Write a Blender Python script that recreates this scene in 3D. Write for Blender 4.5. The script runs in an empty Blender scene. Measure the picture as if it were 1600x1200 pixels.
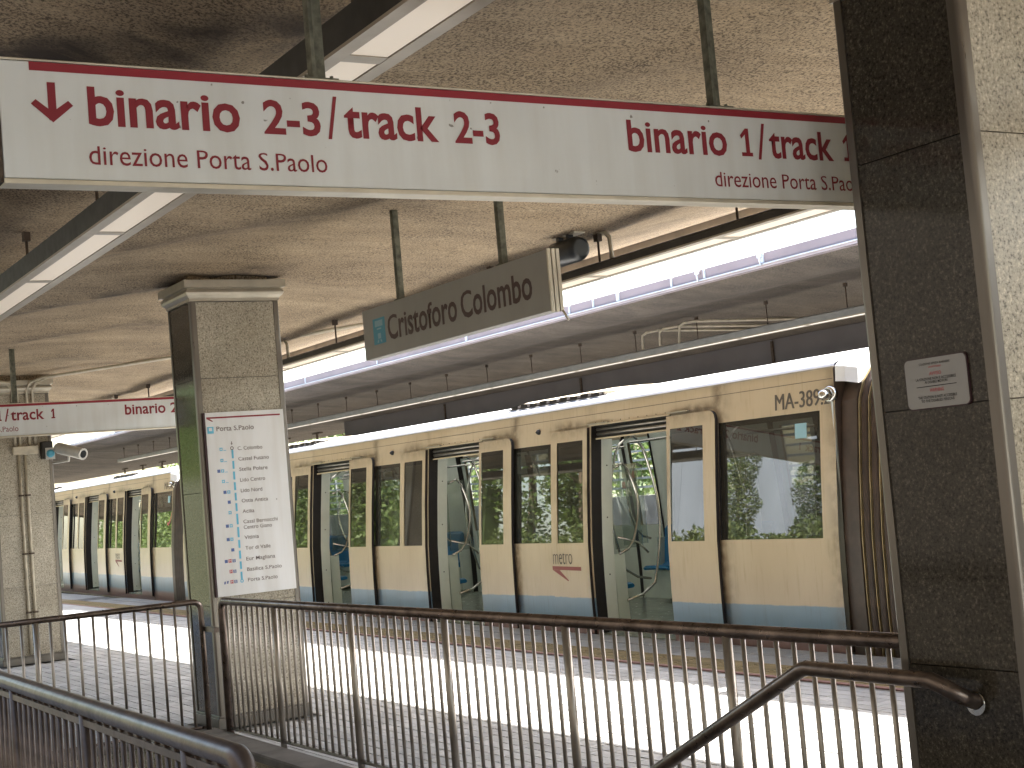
import bpy, math, random
from mathutils import Vector, Matrix
random.seed(7)
S = bpy.context.scene
col = S.collection
R = math.radians

# ------------------------------------------------------------------ camera
cam_d = bpy.data.cameras.new('camera'); cam = bpy.data.objects.new('camera', cam_d); col.objects.link(cam)
S.camera = cam
cam_d.sensor_width = 36; cam_d.lens = 52.24; cam_d.clip_start = 0.05; cam_d.clip_end = 2000
pit, rol, yaw = 0.0662988, -0.08697264, 1.03188804
Fw = Vector((-math.sin(yaw)*math.cos(pit), math.cos(yaw)*math.cos(pit), math.sin(pit)))
Rt = Vector((math.cos(yaw), math.sin(yaw), 0)); Up = Rt.cross(Fw)
R2 = Rt*math.cos(rol)+Up*math.sin(rol); U2 = -Rt*math.sin(rol)+Up*math.cos(rol)
mw = Matrix((R2, U2, -Fw)).transposed().to_4x4(); mw.translation = (0, 0, 1.65)
cam.matrix_world = mw

# ------------------------------------------------------------------ sky, sun, exposure
SUN = Vector((0.26, 0.88, 1.0)).normalized()
W = bpy.data.worlds.new('World'); S.world = W; W.use_nodes = True
wn = W.node_tree; wn.nodes.clear()
sky = wn.nodes.new('ShaderNodeTexSky'); sky.sky_type = 'NISHITA'; sky.sun_disc = False
sky.sun_elevation = math.asin(SUN.z); sky.sun_rotation = math.atan2(SUN.x, SUN.y)
sky.air_density = 1.3; sky.dust_density = 3.0; sky.ozone_density = 1.0
bg = wn.nodes.new('ShaderNodeBackground'); bg.inputs[1].default_value = 0.14
wo = wn.nodes.new('ShaderNodeOutputWorld')
wn.links.new(sky.outputs[0], bg.inputs[0]); wn.links.new(bg.outputs[0], wo.inputs[0])
sl = bpy.data.lights.new('sun', 'SUN'); sl.energy = 5.0; sl.angle = R(0.55); sl.color = (1, 0.94, 0.84)
so = bpy.data.objects.new('sun', sl); col.objects.link(so)
so.rotation_euler = SUN.to_track_quat('Z', 'Y').to_euler(); so.location = (0, 10, 20)
S.view_settings.view_transform = 'Standard'; S.view_settings.look = 'None'
S.view_settings.gamma = 1; S.view_settings.use_curve_mapping = False
S.view_settings.exposure = 2.9
S.render.engine = 'CYCLES'
S.cycles.max_bounces = 12; S.cycles.diffuse_bounces = 6; S.cycles.glossy_bounces = 6
S.cycles.transparent_max_bounces = 16; S.cycles.caustics_reflective = False; S.cycles.caustics_refractive = False

# ------------------------------------------------------------------ materials
MATS = {}
def nodes(name):
    m = bpy.data.materials.new(name); m.use_nodes = True
    nt = m.node_tree; b = nt.nodes['Principled BSDF']; MATS[name] = m
    return m, nt, b
def nn(nt, t, **kw):
    n = nt.nodes.new(t)
    for k, v in kw.items():
        if k in n.inputs: n.inputs[k].default_value = v
        else: setattr(n, k, v)
    return n
def ramp(nt, src, stops, interp='LINEAR'):
    r = nt.nodes.new('ShaderNodeValToRGB'); r.color_ramp.interpolation = interp
    e = r.color_ramp.elements
    while len(e) < len(stops): e.new(0.5)
    for i, (p, c) in enumerate(stops):
        e[i].position = p; e[i].color = (*c, 1) if len(c) == 3 else c
    nt.links.new(src, r.inputs[0]); return r
def mixc(nt, a, b, f, blend='MIX'):
    m = nt.nodes.new('ShaderNodeMix'); m.data_type = 'RGBA'; m.blend_type = blend
    for s, i in ((f, 0), (a, 6), (b, 7)):
        if isinstance(s, (int, float)): m.inputs[i].default_value = s
        elif isinstance(s, tuple): m.inputs[i].default_value = (*s, 1)
        else: nt.links.new(s, m.inputs[i])
    return m.outputs[2]
def coords(nt, scale=(1, 1, 1)):
    tc = nt.nodes.new('ShaderNodeTexCoord'); mp = nt.nodes.new('ShaderNodeMapping')
    mp.inputs['Scale'].default_value = scale
    nt.links.new(tc.outputs['Object'], mp.inputs[0]); return mp.outputs[0]
def noise(nt, sc, vec, detail=5, rough=0.55, dist=0):
    n = nt.nodes.new('ShaderNodeTexNoise'); n.inputs['Scale'].default_value = sc
    n.inputs['Detail'].default_value = detail; n.inputs['Roughness'].default_value = rough
    n.inputs['Distortion'].default_value = dist
    nt.links.new(vec, n.inputs['Vector']); return n.outputs['Fac']
def bump(nt, b, h, strength, dist=0.01):
    bn = nt.nodes.new('ShaderNodeBump'); bn.inputs['Strength'].default_value = strength
    bn.inputs['Distance'].default_value = dist
    nt.links.new(h, bn.inputs['Height']); nt.links.new(bn.outputs[0], b.inputs['Normal'])

def simple(name, c, rough=0.5, metal=0.0, var=0.25, scale=3.0, bmp=0.0, bscale=60, stretch=(1, 1, 1), island=0.0, spec=0.5):
    """paint, metal or plastic with uneven tone, a little grime and fine relief"""
    m, nt, b = nodes(name)
    v = coords(nt, stretch)
    f = noise(nt, scale, v, 7)
    c2 = tuple(x*(1-var) for x in c)
    rr = ramp(nt, f, [(0.32, c2), (0.62, c)])
    out = rr.outputs[0]
    if island:
        g = nt.nodes.new('ShaderNodeNewGeometry'); oi = nt.nodes.new('ShaderNodeObjectInfo')
        ad = nt.nodes.new('ShaderNodeMath'); ad.operation = 'ADD'
        nt.links.new(g.outputs['Random Per Island'], ad.inputs[0]); nt.links.new(oi.outputs['Random'], ad.inputs[1])
        fr = nt.nodes.new('ShaderNodeMath'); fr.operation = 'FRACT'; nt.links.new(ad.outputs[0], fr.inputs[0])
        r2 = ramp(nt, fr.outputs[0], [(0, (1-island,)*3), (1, (1, 1, 1))])
        out = mixc(nt, out, r2.outputs[0], 1.0, 'MULTIPLY')
    nt.links.new(out, b.inputs['Base Color'])
    b.inputs['Metallic'].default_value = metal
    b.inputs['Specular IOR Level'].default_value = spec
    fr_ = noise(nt, scale*3, v, 5)
    mr = nt.nodes.new('ShaderNodeMapRange'); mr.inputs[3].default_value = max(0.03, rough-0.08); mr.inputs[4].default_value = min(1, rough+0.12)
    nt.links.new(fr_, mr.inputs[0]); nt.links.new(mr.outputs[0], b.inputs['Roughness'])
    if bmp: bump(nt, b, noise(nt, bscale, v, 4), bmp, 0.004)
    return m

def speck(name, amt=0.36):
    m = MATS[name]; nt = m.node_tree; b = nt.nodes['Principled BSDF']
    src = b.inputs['Base Color'].links[0].from_socket
    n1 = noise(nt, 26, coords(nt), 2, 0.5); r = ramp(nt, n1, [(amt-.13, (0.2, 0.17, 0.14)), (amt-.105, (1, 1, 1))])
    n2 = noise(nt, 3, coords(nt, (1, 3, .3)), 6); r2 = ramp(nt, n2, [(0.3, (0.90, 0.885, 0.86)), (0.6, (1, 1, 1))])
    o = mixc(nt, src, r.outputs[0], 0.8, 'MULTIPLY'); o = mixc(nt, o, r2.outputs[0], 1, 'MULTIPLY'); nt.links.new(o, b.inputs['Base Color'])

def granite(name, lo, mid, hi, rough=0.35, sc=85, spec=0.5):
    m, nt, b = nodes(name); v = coords(nt)
    f = noise(nt, sc, v, 4, 0.75)
    r = ramp(nt, f, [(0.36, lo), (0.47, mid), (0.55, mid), (0.66, hi)])
    big = noise(nt, 1.6, v, 6, 0.6, 0.4)
    rb = ramp(nt, big, [(0.3, (0.72, 0.7, 0.66)), (0.6, (1, 1, 1))])
    oi = nt.nodes.new('ShaderNodeObjectInfo')
    rt = ramp(nt, oi.outputs['Random'], [(0, (0.86, 0.85, 0.83)), (1, (1, 1, 1))])
    o = mixc(nt, r.outputs[0], rb.outputs[0], 1.0, 'MULTIPLY'); o = mixc(nt, o, rt.outputs[0], 1.0, 'MULTIPLY')
    nt.links.new(o, b.inputs['Base Color']); b.inputs['Roughness'].default_value = rough
    b.inputs['Specular IOR Level'].default_value = spec
    bump(nt, b, f, 0.08, 0.002); return m

def concrete_soffit(name, a, c, dark=0.6):
    m, nt, b = nodes(name)
    v = coords(nt); vy = coords(nt, (1.6, 0.35, 1))
    big = noise(nt, 0.7, vy, 6, 0.55, 0.15)
    r = ramp(nt, big, [(0.3, a), (0.66, c)])
    bands = noise(nt, 5.0, coords(nt, (2.2, 0.25, 1)), 6, 0.6)
    rb = ramp(nt, bands, [(0.3, (0.84, 0.82, 0.79)), (0.62, (1, 1, 1))])
    o = mixc(nt, r.outputs[0], rb.outputs[0], 1.0, 'MULTIPLY')
    pits = noise(nt, 72, v, 3, 0.75)
    dens = noise(nt, 1.7, v, 4)
    ms = nt.nodes.new('ShaderNodeMath'); ms.operation = 'MULTIPLY_ADD'; ms.inputs[1].default_value = 0.22; ms.inputs[2].default_value = -0.11
    nt.links.new(dens, ms.inputs[0])
    ad = nt.nodes.new('ShaderNodeMath'); ad.operation = 'ADD'; nt.links.new(pits, ad.inputs[0]); nt.links.new(ms.outputs[0], ad.inputs[1])
    rp = ramp(nt, ad.outputs[0], [(0.38, (0.09, 0.07, 0.055)), (0.47, (0.72, 0.70, 0.68)), (0.54, (1.0, 1.0, 1.0)), (0.66, (1.3, 1.24, 1.14))])
    o = mixc(nt, o, rp.outputs[0], 0.85, 'MULTIPLY')
    # soot and fold shade, both painted into the colour as dark bands
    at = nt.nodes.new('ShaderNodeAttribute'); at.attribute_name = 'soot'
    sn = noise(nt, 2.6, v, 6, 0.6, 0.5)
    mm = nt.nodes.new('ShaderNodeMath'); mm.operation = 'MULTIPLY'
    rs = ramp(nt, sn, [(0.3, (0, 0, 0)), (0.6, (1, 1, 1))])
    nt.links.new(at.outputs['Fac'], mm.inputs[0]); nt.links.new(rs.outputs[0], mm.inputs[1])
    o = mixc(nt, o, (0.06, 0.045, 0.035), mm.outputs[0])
    nt.links.new(o, b.inputs['Base Color']); b.inputs['Roughness'].default_value = 0.95
    bump(nt, b, pits, 0.5, 0.006); return m

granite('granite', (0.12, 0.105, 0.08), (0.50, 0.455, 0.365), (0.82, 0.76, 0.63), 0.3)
granite('polished_granite', (0.02, 0.018, 0.015), (0.075, 0.067, 0.054), (0.21, 0.185, 0.15), 0.08, 92, 0.3)  # copy of the granite for camera-side faces, shade painted into its tones
granite('coping_stone', (0.2, 0.2, 0.19), (0.36, 0.36, 0.34), (0.48, 0.48, 0.45), 0.7, 120)
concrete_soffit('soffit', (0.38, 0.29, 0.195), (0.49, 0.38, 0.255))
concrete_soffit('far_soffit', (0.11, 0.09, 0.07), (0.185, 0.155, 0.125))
simple('steel_rail', (0.21, 0.165, 0.14), 0.28, 0.8, 0.55, 9, 0.15, 90)
simple('worn_steel', (0.42, 0.38, 0.33), 0.34, 0.75, 0.4, 14, 0.1, 70, (1, 1, 0.35))
simple('dark_rail', (0.13, 0.098, 0.08), 0.36, 0.6, 0.5, 9, 0.15, 90)
simple('trim_steel', (0.21, 0.19, 0.165), 0.3, 0.75, 0.3, 4, 0.05, 60, (1, 1, 0.2))
simple('capital_metal', (0.52, 0.47, 0.38), 0.42, 0.35, 0.2, 5, 0.04, 60)
simple('rust_rod', (0.20, 0.20, 0.15), 0.7, 0.2, 0.6, 22, 0.4, 60)
simple('dark_rod', (0.10, 0.07, 0.05), 0.7, 0.2, 0.5, 20)
simple('sign_white', (0.745, 0.775, 0.775), 0.5, 0, 0.06, 2.5, 0, 60, (1, 1, 1))
simple('sign_grey', (0.36, 0.35, 0.32), 0.5, 0, 0.06, 2.5)
simple('sign_trim', (0.66, 0.60, 0.48), 0.35, 0.35, 0.2, 6)
simple('poster_white', (0.86, 0.87, 0.88), 0.4, 0, 0.03, 2)
simple('dark_edge', (0.05, 0.02, 0.025), 0.5)
simple('crimson', (0.30, 0.018, 0.032), 0.5, 0, 0.1, 4)
simple('crimson_text', (0.24, 0.014, 0.026), 0.55, 0, 0.06, 4)
simple('brown_text', (0.075, 0.035, 0.03), 0.55, 0, 0.06, 4)
simple('grey_text', (0.2, 0.16, 0.15), 0.6, 0, 0.05, 4)
simple('sign_blue', (0.09, 0.36, 0.50), 0.5, 0, 0.1, 6)
simple('pale_blue', (0.30, 0.52, 0.60), 0.5, 0, 0.1, 6)
simple('line_blue', (0.16, 0.56, 0.78), 0.5, 0, 0.03, 6)
simple('icon_navy', (0.12, 0.18, 0.42), 0.5, 0, 0.05, 6)
simple('icon_red', (0.6, 0.12, 0.13), 0.5, 0, 0.05, 6)
simple('black_print', (0.03, 0.03, 0.03), 0.6, 0, 0.05, 6)
simple('notice_plate', (0.42, 0.42, 0.42), 0.4, 0, 0.05, 6)
simple('light_housing', (0.04, 0.035, 0.03), 0.5, 0.3, 0.4, 5)
simple('far_housing', (0.25, 0.26, 0.26), 0.5, 0.1, 0.2, 5)
simple('light_frame', (0.42, 0.36, 0.28), 0.4, 0.15, 0.15, 5)
simple('diffuser', (0.93, 0.84, 0.72), 0.35, 0, 0.05, 3)
simple('black_plastic', (0.018, 0.02, 0.022), 0.32, 0, 0.2, 8)
simple('conduit', (0.60, 0.54, 0.42), 0.5, 0.1, 0.25, 10)
simple('camera_shell', (0.62, 0.6, 0.55), 0.4, 0, 0.2, 10)
simple('paver', (0.47, 0.485, 0.495), 0.75, 0, 0.22, 2.5, 0.35, 140, (1, 1, 1), 0.26)
simple('paver_joint', (0.17, 0.17, 0.165), 0.95, 0, 0.4, 9)
simple('tactile', (0.37, 0.295, 0.15), 0.8, 0, 0.3, 4, 0.3, 120, (1, 1, 1), 0.25)
simple('red_line', (0.30, 0.17, 0.15), 0.8, 0, 0.3, 8)
simple('ballast', (0.11, 0.095, 0.08), 0.95, 0, 0.6, 16, 0.9, 30)
simple('earth', (0.20, 0.17, 0.12), 0.95, 0, 0.4, 0.4, 0.4, 8)
simple('platform_wall', (0.30, 0.29, 0.27), 0.9, 0, 0.4, 1.5, 0.3, 30)
simple('far_floor', (0.17, 0.165, 0.155), 0.9, 0, 0.3, 1.5)
simple('fence_grey', (0.33, 0.33, 0.32), 0.6)
simple('back_wall', (0.26, 0.235, 0.21), 0.9, 0, 0.4, 2)
simple('rail_steel', (0.30, 0.25, 0.21), 0.4, 0.8, 0.4, 8)
simple('grey_wall', (0.16, 0.15, 0.155), 0.8, 0, 0.15, 1.2, 0.1, 30)
simple('fascia_purple', (0.24, 0.185, 0.19), 0.6, 0, 0.18, 1.5)
simple('fascia_lip', (0.33, 0.28, 0.285), 0.6, 0, 0.18, 2.5)
simple('white_post', (0.55, 0.57, 0.59), 0.5, 0, 0.1, 5)
simple('canopy_edge', (0.33, 0.27, 0.21), 0.8, 0, 0.3, 3, 0.3, 40)
simple('bluish_wall', (0.24, 0.28, 0.33), 0.85, 0, 0.22, 0.8, 0.1, 20, (1, 1, 0.35))
simple('bank_wall', (0.075, 0.085, 0.045), 0.9, 0, 0.4, 1.2, 0.3, 20)
simple('ivy_stone', (0.062, 0.055, 0.047), 0.9, 0, 0.4, 2)
simple('kerb_stone', (0.15, 0.14, 0.125), 0.85, 0, 0.4, 5, 0.3, 60)
simple('bark', (0.16, 0.12, 0.08), 0.95, 0, 0.4, 6, 0.8, 20)
simple('rubber', (0.014, 0.010, 0.009), 0.55, 0, 0.3, 8)
simple('bellows_dark', (0.070, 0.046, 0.033), 0.42, 0, 0.4, 6)
simple('bellows_rib', (0.50, 0.40, 0.22), 0.4, 0.3, 0.3, 6)
simple('interior_white', (0.74, 0.78, 0.70), 0.4, 0, 0.1, 4)
simple('interior_green', (0.68, 0.75, 0.66), 0.4, 0, 0.1, 4)
simple('interior_floor', (0.34, 0.37, 0.31), 0.22, 0, 0.2, 4)
simple('seat_blue', (0.02, 0.20, 0.42), 0.35, 0, 0.1, 4)
simple('chrome', (0.62, 0.60, 0.55), 0.16, 1.0, 0.1, 8)
simple('door_metal', (0.42, 0.40, 0.36), 0.3, 0.9, 0.3, 8)
simple('roof_white', (0.78, 0.79, 0.80), 0.42, 0, 0.12, 2)
simple('roof_sand', (0.55, 0.48, 0.36), 0.6, 0, 0.2, 2)
simple('underframe', (0.05, 0.035, 0.03), 0.8, 0.2, 0.4, 6)
simple('sill_metal', (0.50, 0.44, 0.36), 0.4, 0.7, 0.3, 6)
simple('train_flag', (0.28, 0.07, 0.06), 0.5, 0, 0.1, 4)
simple('train_print', (0.10, 0.085, 0.07), 0.5, 0, 0.1, 4)
simple('rear_green', (0.03, 0.22, 0.10), 0.5)

speck('sign_white', 0.37); speck('sign_grey', 0.36); speck('poster_white', 0.33)
def lit(name, c, e):
    m, nt, b = nodes(name); b.inputs['Base Color'].default_value = (*[x*.9 for x in c], 1); b.inputs['Roughness'].default_value = 0.4
    b.inputs['Emission Color'].default_value = (*c, 1); b.inputs['Emission Strength'].default_value = e
lit('cabin_light', (1, 0.98, 0.92), 0.24)  # cabin glow added to lift the interior brightness
lit('lit_diffuser', (1, 0.86, 0.70), 0.035); lit('bright_diffuser', (1, 0.93, 0.84), 0.16)
def train_paint():
    m, nt, b = nodes('train_paint')
    tc = nt.nodes.new('ShaderNodeTexCoord'); sp = nt.nodes.new('ShaderNodeSeparateXYZ'); nt.links.new(tc.outputs['Object'], sp.inputs[0])
    v = coords(nt); wv = noise(nt, 5.0, coords(nt, (1, 1, 0.2)), 4)
    ma = nt.nodes.new('ShaderNodeMath'); ma.operation = 'MULTIPLY_ADD'; ma.inputs[1].default_value = 0.03; nt.links.new(wv, ma.inputs[0]); nt.links.new(sp.outputs[2], ma.inputs[2])
    mr = nt.nodes.new('ShaderNodeMapRange'); mr.inputs[1].default_value = -0.2; mr.inputs[2].default_value = 0.8; nt.links.new(ma.outputs[0], mr.inputs[0])
    # z: below 0.09 rose, to 0.38 blue, above cream
    r = ramp(nt, mr.outputs[0], [(0.0, (0.30, 0.19, 0.185)), (0.27, (0.30, 0.19, 0.185)), (0.33, (0.13, 0.245, 0.36)), (0.584, (0.15, 0.27, 0.40)), (0.594, (0.56, 0.465, 0.33)), (1.0, (0.59, 0.495, 0.35))])
    big = noise(nt, 0.9, coords(nt, (1, 1, 0.4)), 6, 0.6)
    rb = ramp(nt, big, [(0.3, (0.84, 0.80, 0.73)), (0.62, (1, 1, 1))])
    o = mixc(nt, r.outputs[0], rb.outputs[0], 1, 'MULTIPLY')
    st = noise(nt, 7.0, coords(nt, (4, 4, 0.35)), 6)
    rs = ramp(nt, st, [(0.28, (0.80, 0.76, 0.68)), (0.45, (1, 1, 1))])
    o = mixc(nt, o, rs.outputs[0], 0.6, 'MULTIPLY')
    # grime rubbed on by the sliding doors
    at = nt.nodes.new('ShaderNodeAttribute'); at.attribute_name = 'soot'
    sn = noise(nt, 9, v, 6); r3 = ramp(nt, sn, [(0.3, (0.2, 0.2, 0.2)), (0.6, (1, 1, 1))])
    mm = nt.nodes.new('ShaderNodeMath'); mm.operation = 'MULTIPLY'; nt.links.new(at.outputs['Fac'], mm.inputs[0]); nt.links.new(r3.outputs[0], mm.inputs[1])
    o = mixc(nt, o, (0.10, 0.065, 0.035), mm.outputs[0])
    nt.links.new(o, b.inputs['Base Color']); b.inputs['Roughness'].default_value = 0.3
    b.inputs['Coat Weight'].default_value = 0.15; b.inputs['Coat Roughness'].default_value = 0.15
train_paint()

def glass(name, tint, ior):
    m, nt, b = nodes(name); nt.nodes.remove(b)
    out = nt.nodes['Material Output']
    tr = nt.nodes.new('ShaderNodeBsdfTransparent'); tr.inputs[0].default_value = (*tint, 1)
    gl = nt.nodes.new('ShaderNodeBsdfGlossy'); gl.inputs['Roughness'].default_value = 0.012; gl.inputs[0].default_value = (1, 1, 1, 1)
    bn = nt.nodes.new('ShaderNodeBump'); bn.inputs['Strength'].default_value = 0.03; bn.inputs['Distance'].default_value = 0.01
    nt.links.new(noise(nt, 0.8, coords(nt), 2), bn.inputs['Height']); nt.links.new(bn.outputs[0], gl.inputs['Normal'])
    fr = nt.nodes.new('ShaderNodeFresnel'); fr.inputs[0].default_value = ior
    # a film of dust on the pane
    df = nt.nodes.new('ShaderNodeBsdfDiffuse'); df.inputs[0].default_value = (0.34, 0.32, 0.26, 1)
    m1 = nt.nodes.new('ShaderNodeMixShader'); m1.inputs[0].default_value = 0.10
    nt.links.new(tr.outputs[0], m1.inputs[1]); nt.links.new(df.outputs[0], m1.inputs[2])
    mx = nt.nodes.new('ShaderNodeMixShader')
    nt.links.new(fr.outputs[0], mx.inputs[0]); nt.links.new(m1.outputs[0], mx.inputs[1]); nt.links.new(gl.outputs[0], mx.inputs[2])
    nt.links.new(mx.outputs[0], out.inputs[0]); return m
glass('window_glass', (0.13, 0.135, 0.125), 1.8)
glass('far_window_glass', (0.75, 0.8, 0.76), 1.5)
glass('clear_glass', (0.9, 0.93, 0.9), 1.4)

def leafmat(name, c1, c2):
    m, nt, b = nodes(name)
    g = nt.nodes.new('ShaderNodeNewGeometry')
    r = ramp(nt, g.outputs['Random Per Island'], [(0, c1), (1, c2)])
    nt.links.new(r.outputs[0], b.inputs['Base Color']); b.inputs['Roughness'].default_value = 0.55
    tl = nt.nodes.new('ShaderNodeBsdfTranslucent'); nt.links.new(r.outputs[0], tl.inputs[0])
    mx = nt.nodes.new('ShaderNodeMixShader'); mx.inputs[0].default_value = 0.35
    nt.links.new(b.outputs[0], mx.inputs[1]); nt.links.new(tl.outputs[0], mx.inputs[2])
    nt.links.new(mx.outputs[0], nt.nodes['Material Output'].inputs[0])
leafmat('leaf_green', (0.05, 0.09, 0.018), (0.13, 0.19, 0.04))
leafmat('leaf_bright', (0.07, 0.11, 0.025), (0.15, 0.19, 0.055))
leafmat('leaf_dark', (0.035, 0.065, 0.02), (0.08, 0.12, 0.035))

# ------------------------------------------------------------------ mesh helpers
class MB:
    def __init__(s): s.v = []; s.f = []; s.m = []; s.sm = []
    def quad(s, *p, mi=0, sm=False):
        n = len(s.v); s.v += [tuple(q) for q in p]; s.f.append(tuple(range(n, n+len(p)))); s.m.append(mi); s.sm.append(sm)
    def box(s, x0, x1, y0, y1, z0, z1, mi=0, bev=0):
        x0, x1 = sorted((x0, x1)); y0, y1 = sorted((y0, y1)); z0, z1 = sorted((z0, z1))
        n = len(s.v)
        if bev:
            b = bev
            s.v += [(x0, y0, z0), (x1, y0, z0), (x1, y1, z0), (x0, y1, z0), (x0, y0, z1-b), (x1, y0, z1-b), (x1, y1, z1-b), (x0, y1, z1-b),
                    (x0+b, y0+b, z1), (x1-b, y0+b, z1), (x1-b, y1-b, z1), (x0+b, y1-b, z1)]
            fs = [(0, 1, 5, 4), (1, 2, 6, 5), (2, 3, 7, 6), (3, 0, 4, 7), (4, 5, 9, 8), (5, 6, 10, 9), (6, 7, 11, 10), (7, 4, 8, 11), (8, 9, 10, 11)]
        else:
            s.v += [(x0, y0, z0), (x1, y0, z0), (x1, y1, z0), (x0, y1, z0), (x0, y0, z1), (x1, y0, z1), (x1, y1, z1), (x0, y1, z1)]
            fs = [(0, 1, 5, 4), (1, 2, 6, 5), (2, 3, 7, 6), (3, 0, 4, 7), (4, 5, 6, 7), (3, 2, 1, 0)]
        for f in fs: s.f.append(tuple(n+i for i in f)); s.m.append(mi); s.sm.append(False)
    def tube(s, pts, r, seg=10, mi=0, cap=True, flat=None):
        pts = [Vector(p) for p in pts]; rings = []
        prev = None
        for i, p in enumerate(pts):
            if i == 0: d = pts[1]-p
            elif i == len(pts)-1: d = p-pts[i-1]
            else: d = (pts[i+1]-p).normalized()+(p-pts[i-1]).normalized()
            d.normalize()
            if prev is None:
                a = Vector((0, 0, 1)) if abs(d.z) < 0.9 else Vector((1, 0, 0))
                u = d.cross(a).normalized()
            else: u = (prev-d*prev.dot(d)).normalized()
            prev = u; w = d.cross(u)
            rr = r[i] if isinstance(r, (list, tuple)) else r
            n = len(s.v)
            for k in range(seg):
                t = 2*math.pi*k/seg
                s.v.append(tuple(p+u*math.cos(t)*rr+w*math.sin(t)*rr))
            rings.append(n)
        for a, b in zip(rings, rings[1:]):
            for k in range(seg):
                s.f.append((a+k, a+(k+1) % seg, b+(k+1) % seg, b+k)); s.m.append(mi); s.sm.append(True)
        if cap:
            s.f.append(tuple(rings[0]+k for k in reversed(range(seg)))); s.m.append(mi); s.sm.append(False)
            s.f.append(tuple(rings[-1]+k for k in range(seg))); s.m.append(mi); s.sm.append(False)
    def loft(s, sections, mi=0, sm=False, cap=True, closed=True):
        n = len(sections[0]); st = []
        for sec in sections: st.append(len(s.v)); s.v += [tuple(p) for p in sec]
        rng = range(n) if closed else range(n-1)
        for a, b in zip(st, st[1:]):
            for k in rng: s.f.append((a+k, a+(k+1) % n, b+(k+1) % n, b+k)); s.m.append(mi); s.sm.append(sm)
        if cap and closed:
            s.f.append(tuple(st[0]+k for k in reversed(range(n)))); s.m.append(mi); s.sm.append(False)
            s.f.append(tuple(st[-1]+k for k in range(n))); s.m.append(mi); s.sm.append(False)
    def build(s, name, mats, parent=None, org=None, soot=None):
        if isinstance(mats, str): mats = [mats]
        if org is None: org = Vector(parent['_o']) if parent is not None and '_o' in parent else Vector((0, 0, 0))
        org = Vector(org)
        me = bpy.data.meshes.new(name)
        me.from_pydata([tuple(Vector(p)-org) for p in s.v], [], s.f)
        for k in mats: me.materials.append(MATS[k])
        for p, mi, sm in zip(me.polygons, s.m, s.sm): p.material_index = mi; p.use_smooth = sm
        if soot:
            a = me.attributes.new('soot', 'FLOAT', 'POINT')
            for i, p in enumerate(s.v): a.data[i].value = soot(p)
        me.update()
        return link(name, me, parent)
def link(name, me, parent=None):
    o = bpy.data.objects.new(name, me); col.objects.link(o)
    if parent is not None: o.parent = parent
    return o
ORG = []
def thing(name, label, cat, loc=(0, 0, 0), group=None):
    o = bpy.data.objects.new(name, None); col.objects.link(o); o.location = loc
    o.empty_display_size = 0.3
    o['_o'] = tuple(float(x) for x in loc); ORG.append(o)
    o['label'] = label; o['category'] = cat
    if group: o['group'] = group
    return o
def tag(o, label, cat, group=None):
    o['label'] = label; o['category'] = cat
    if group: o['group'] = group
    return o
def struct(o): o['kind'] = 'structure'; return o
def stuff(o): o['kind'] = 'stuff'; return o
def sub(o, parent):          # nested part keeps the thing's coordinate origin
    o.parent = parent; return o
def kids(o): return [c for c in bpy.data.objects if c.parent == o]
def copy_tree(o, parent=None):
    c = o.copy(); col.objects.link(c); c.parent = parent
    for ch in kids(o): copy_tree(ch, c)
    return c
def bev(o, w=0.004, seg=2):
    m = o.modifiers.new('bevel', 'BEVEL'); m.width = w; m.segments = seg; m.limit_method = 'ANGLE'; return o

def arc(c, r, a0, a1, n, ax1, ax2):
    c = Vector(c); ax1 = Vector(ax1); ax2 = Vector(ax2)
    return [c+ax1*math.cos(a0+(a1-a0)*i/n)*r+ax2*math.sin(a0+(a1-a0)*i/n)*r for i in range(n+1)]

# flat print: lettering fitted between two points on a face
def text(s, u0, u1, base, top, frame, material, parent, off=0.0015, weight=0.0, name='lettering', fat=0):
    """frame = (origin, udir, vdir, normal); u along the face, v up; 'top' is the height of tall letters"""
    cu = bpy.data.curves.new('t', 'FONT'); cu.body = s; cu.size = 1; cu.offset = weight; cu.resolution_u = 3
    to = bpy.data.objects.new('t', cu); col.objects.link(to)
    dg = bpy.context.evaluated_depsgraph_get(); dg.update()
    me = bpy.data.meshes.new_from_object(to.evaluated_get(dg))
    bpy.data.objects.remove(to); bpy.data.curves.remove(cu)
    xs = [v.co.x for v in me.vertices]
    x0, x1 = min(xs), max(xs)
    H = max(v.co.y for v in me.vertices) if s != '/' else 0.73
    sx = (u1-u0)/(x1-x0); sy = (top-base)/H
    if not any(ch.isdigit() or ch == '/' for ch in s) and s != s.upper():     # tall lower-case letters, as on the signs
        k0, k1 = 0.655, 0.74
        for v in me.vertices:
            y = v.co.y/H
            if y > 0: v.co.y = H*(y*k1/k0 if y < k0 else k1+(y-k0)*(1-k1)/(1-k0))
    O, U, V, N = [Vector(q) for q in frame]
    org = Vector(parent['_o']) if '_o' in parent else Vector((0, 0, 0))
    for v in me.vertices:
        p = O+U*(u0+(v.co.x-x0)*sx)+V*(base+v.co.y*sy)+N*off
        v.co = p-org
    me.materials.clear(); me.materials.append(MATS[material]); me.update()
    if fat:                       # bolder strokes: a second pass a hair to the side and behind
        vs = [v.co.copy() for v in me.vertices]; fs = [tuple(p.vertices) for p in me.polygons]; n = len(vs)
        m2 = bpy.data.meshes.new(name)
        V2 = []; F2 = []
        for k, (dx, dn) in enumerate(((0, 0), (fat, -.0004), (-fat, -.0008))):
            V2 += [v+U*dx+N*dn for v in vs]; F2 += [tuple(i+k*n for i in f) for f in fs]
        m2.from_pydata(V2, [], F2); m2.materials.append(MATS[material]); me = m2
    return link(name, me, parent)
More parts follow.
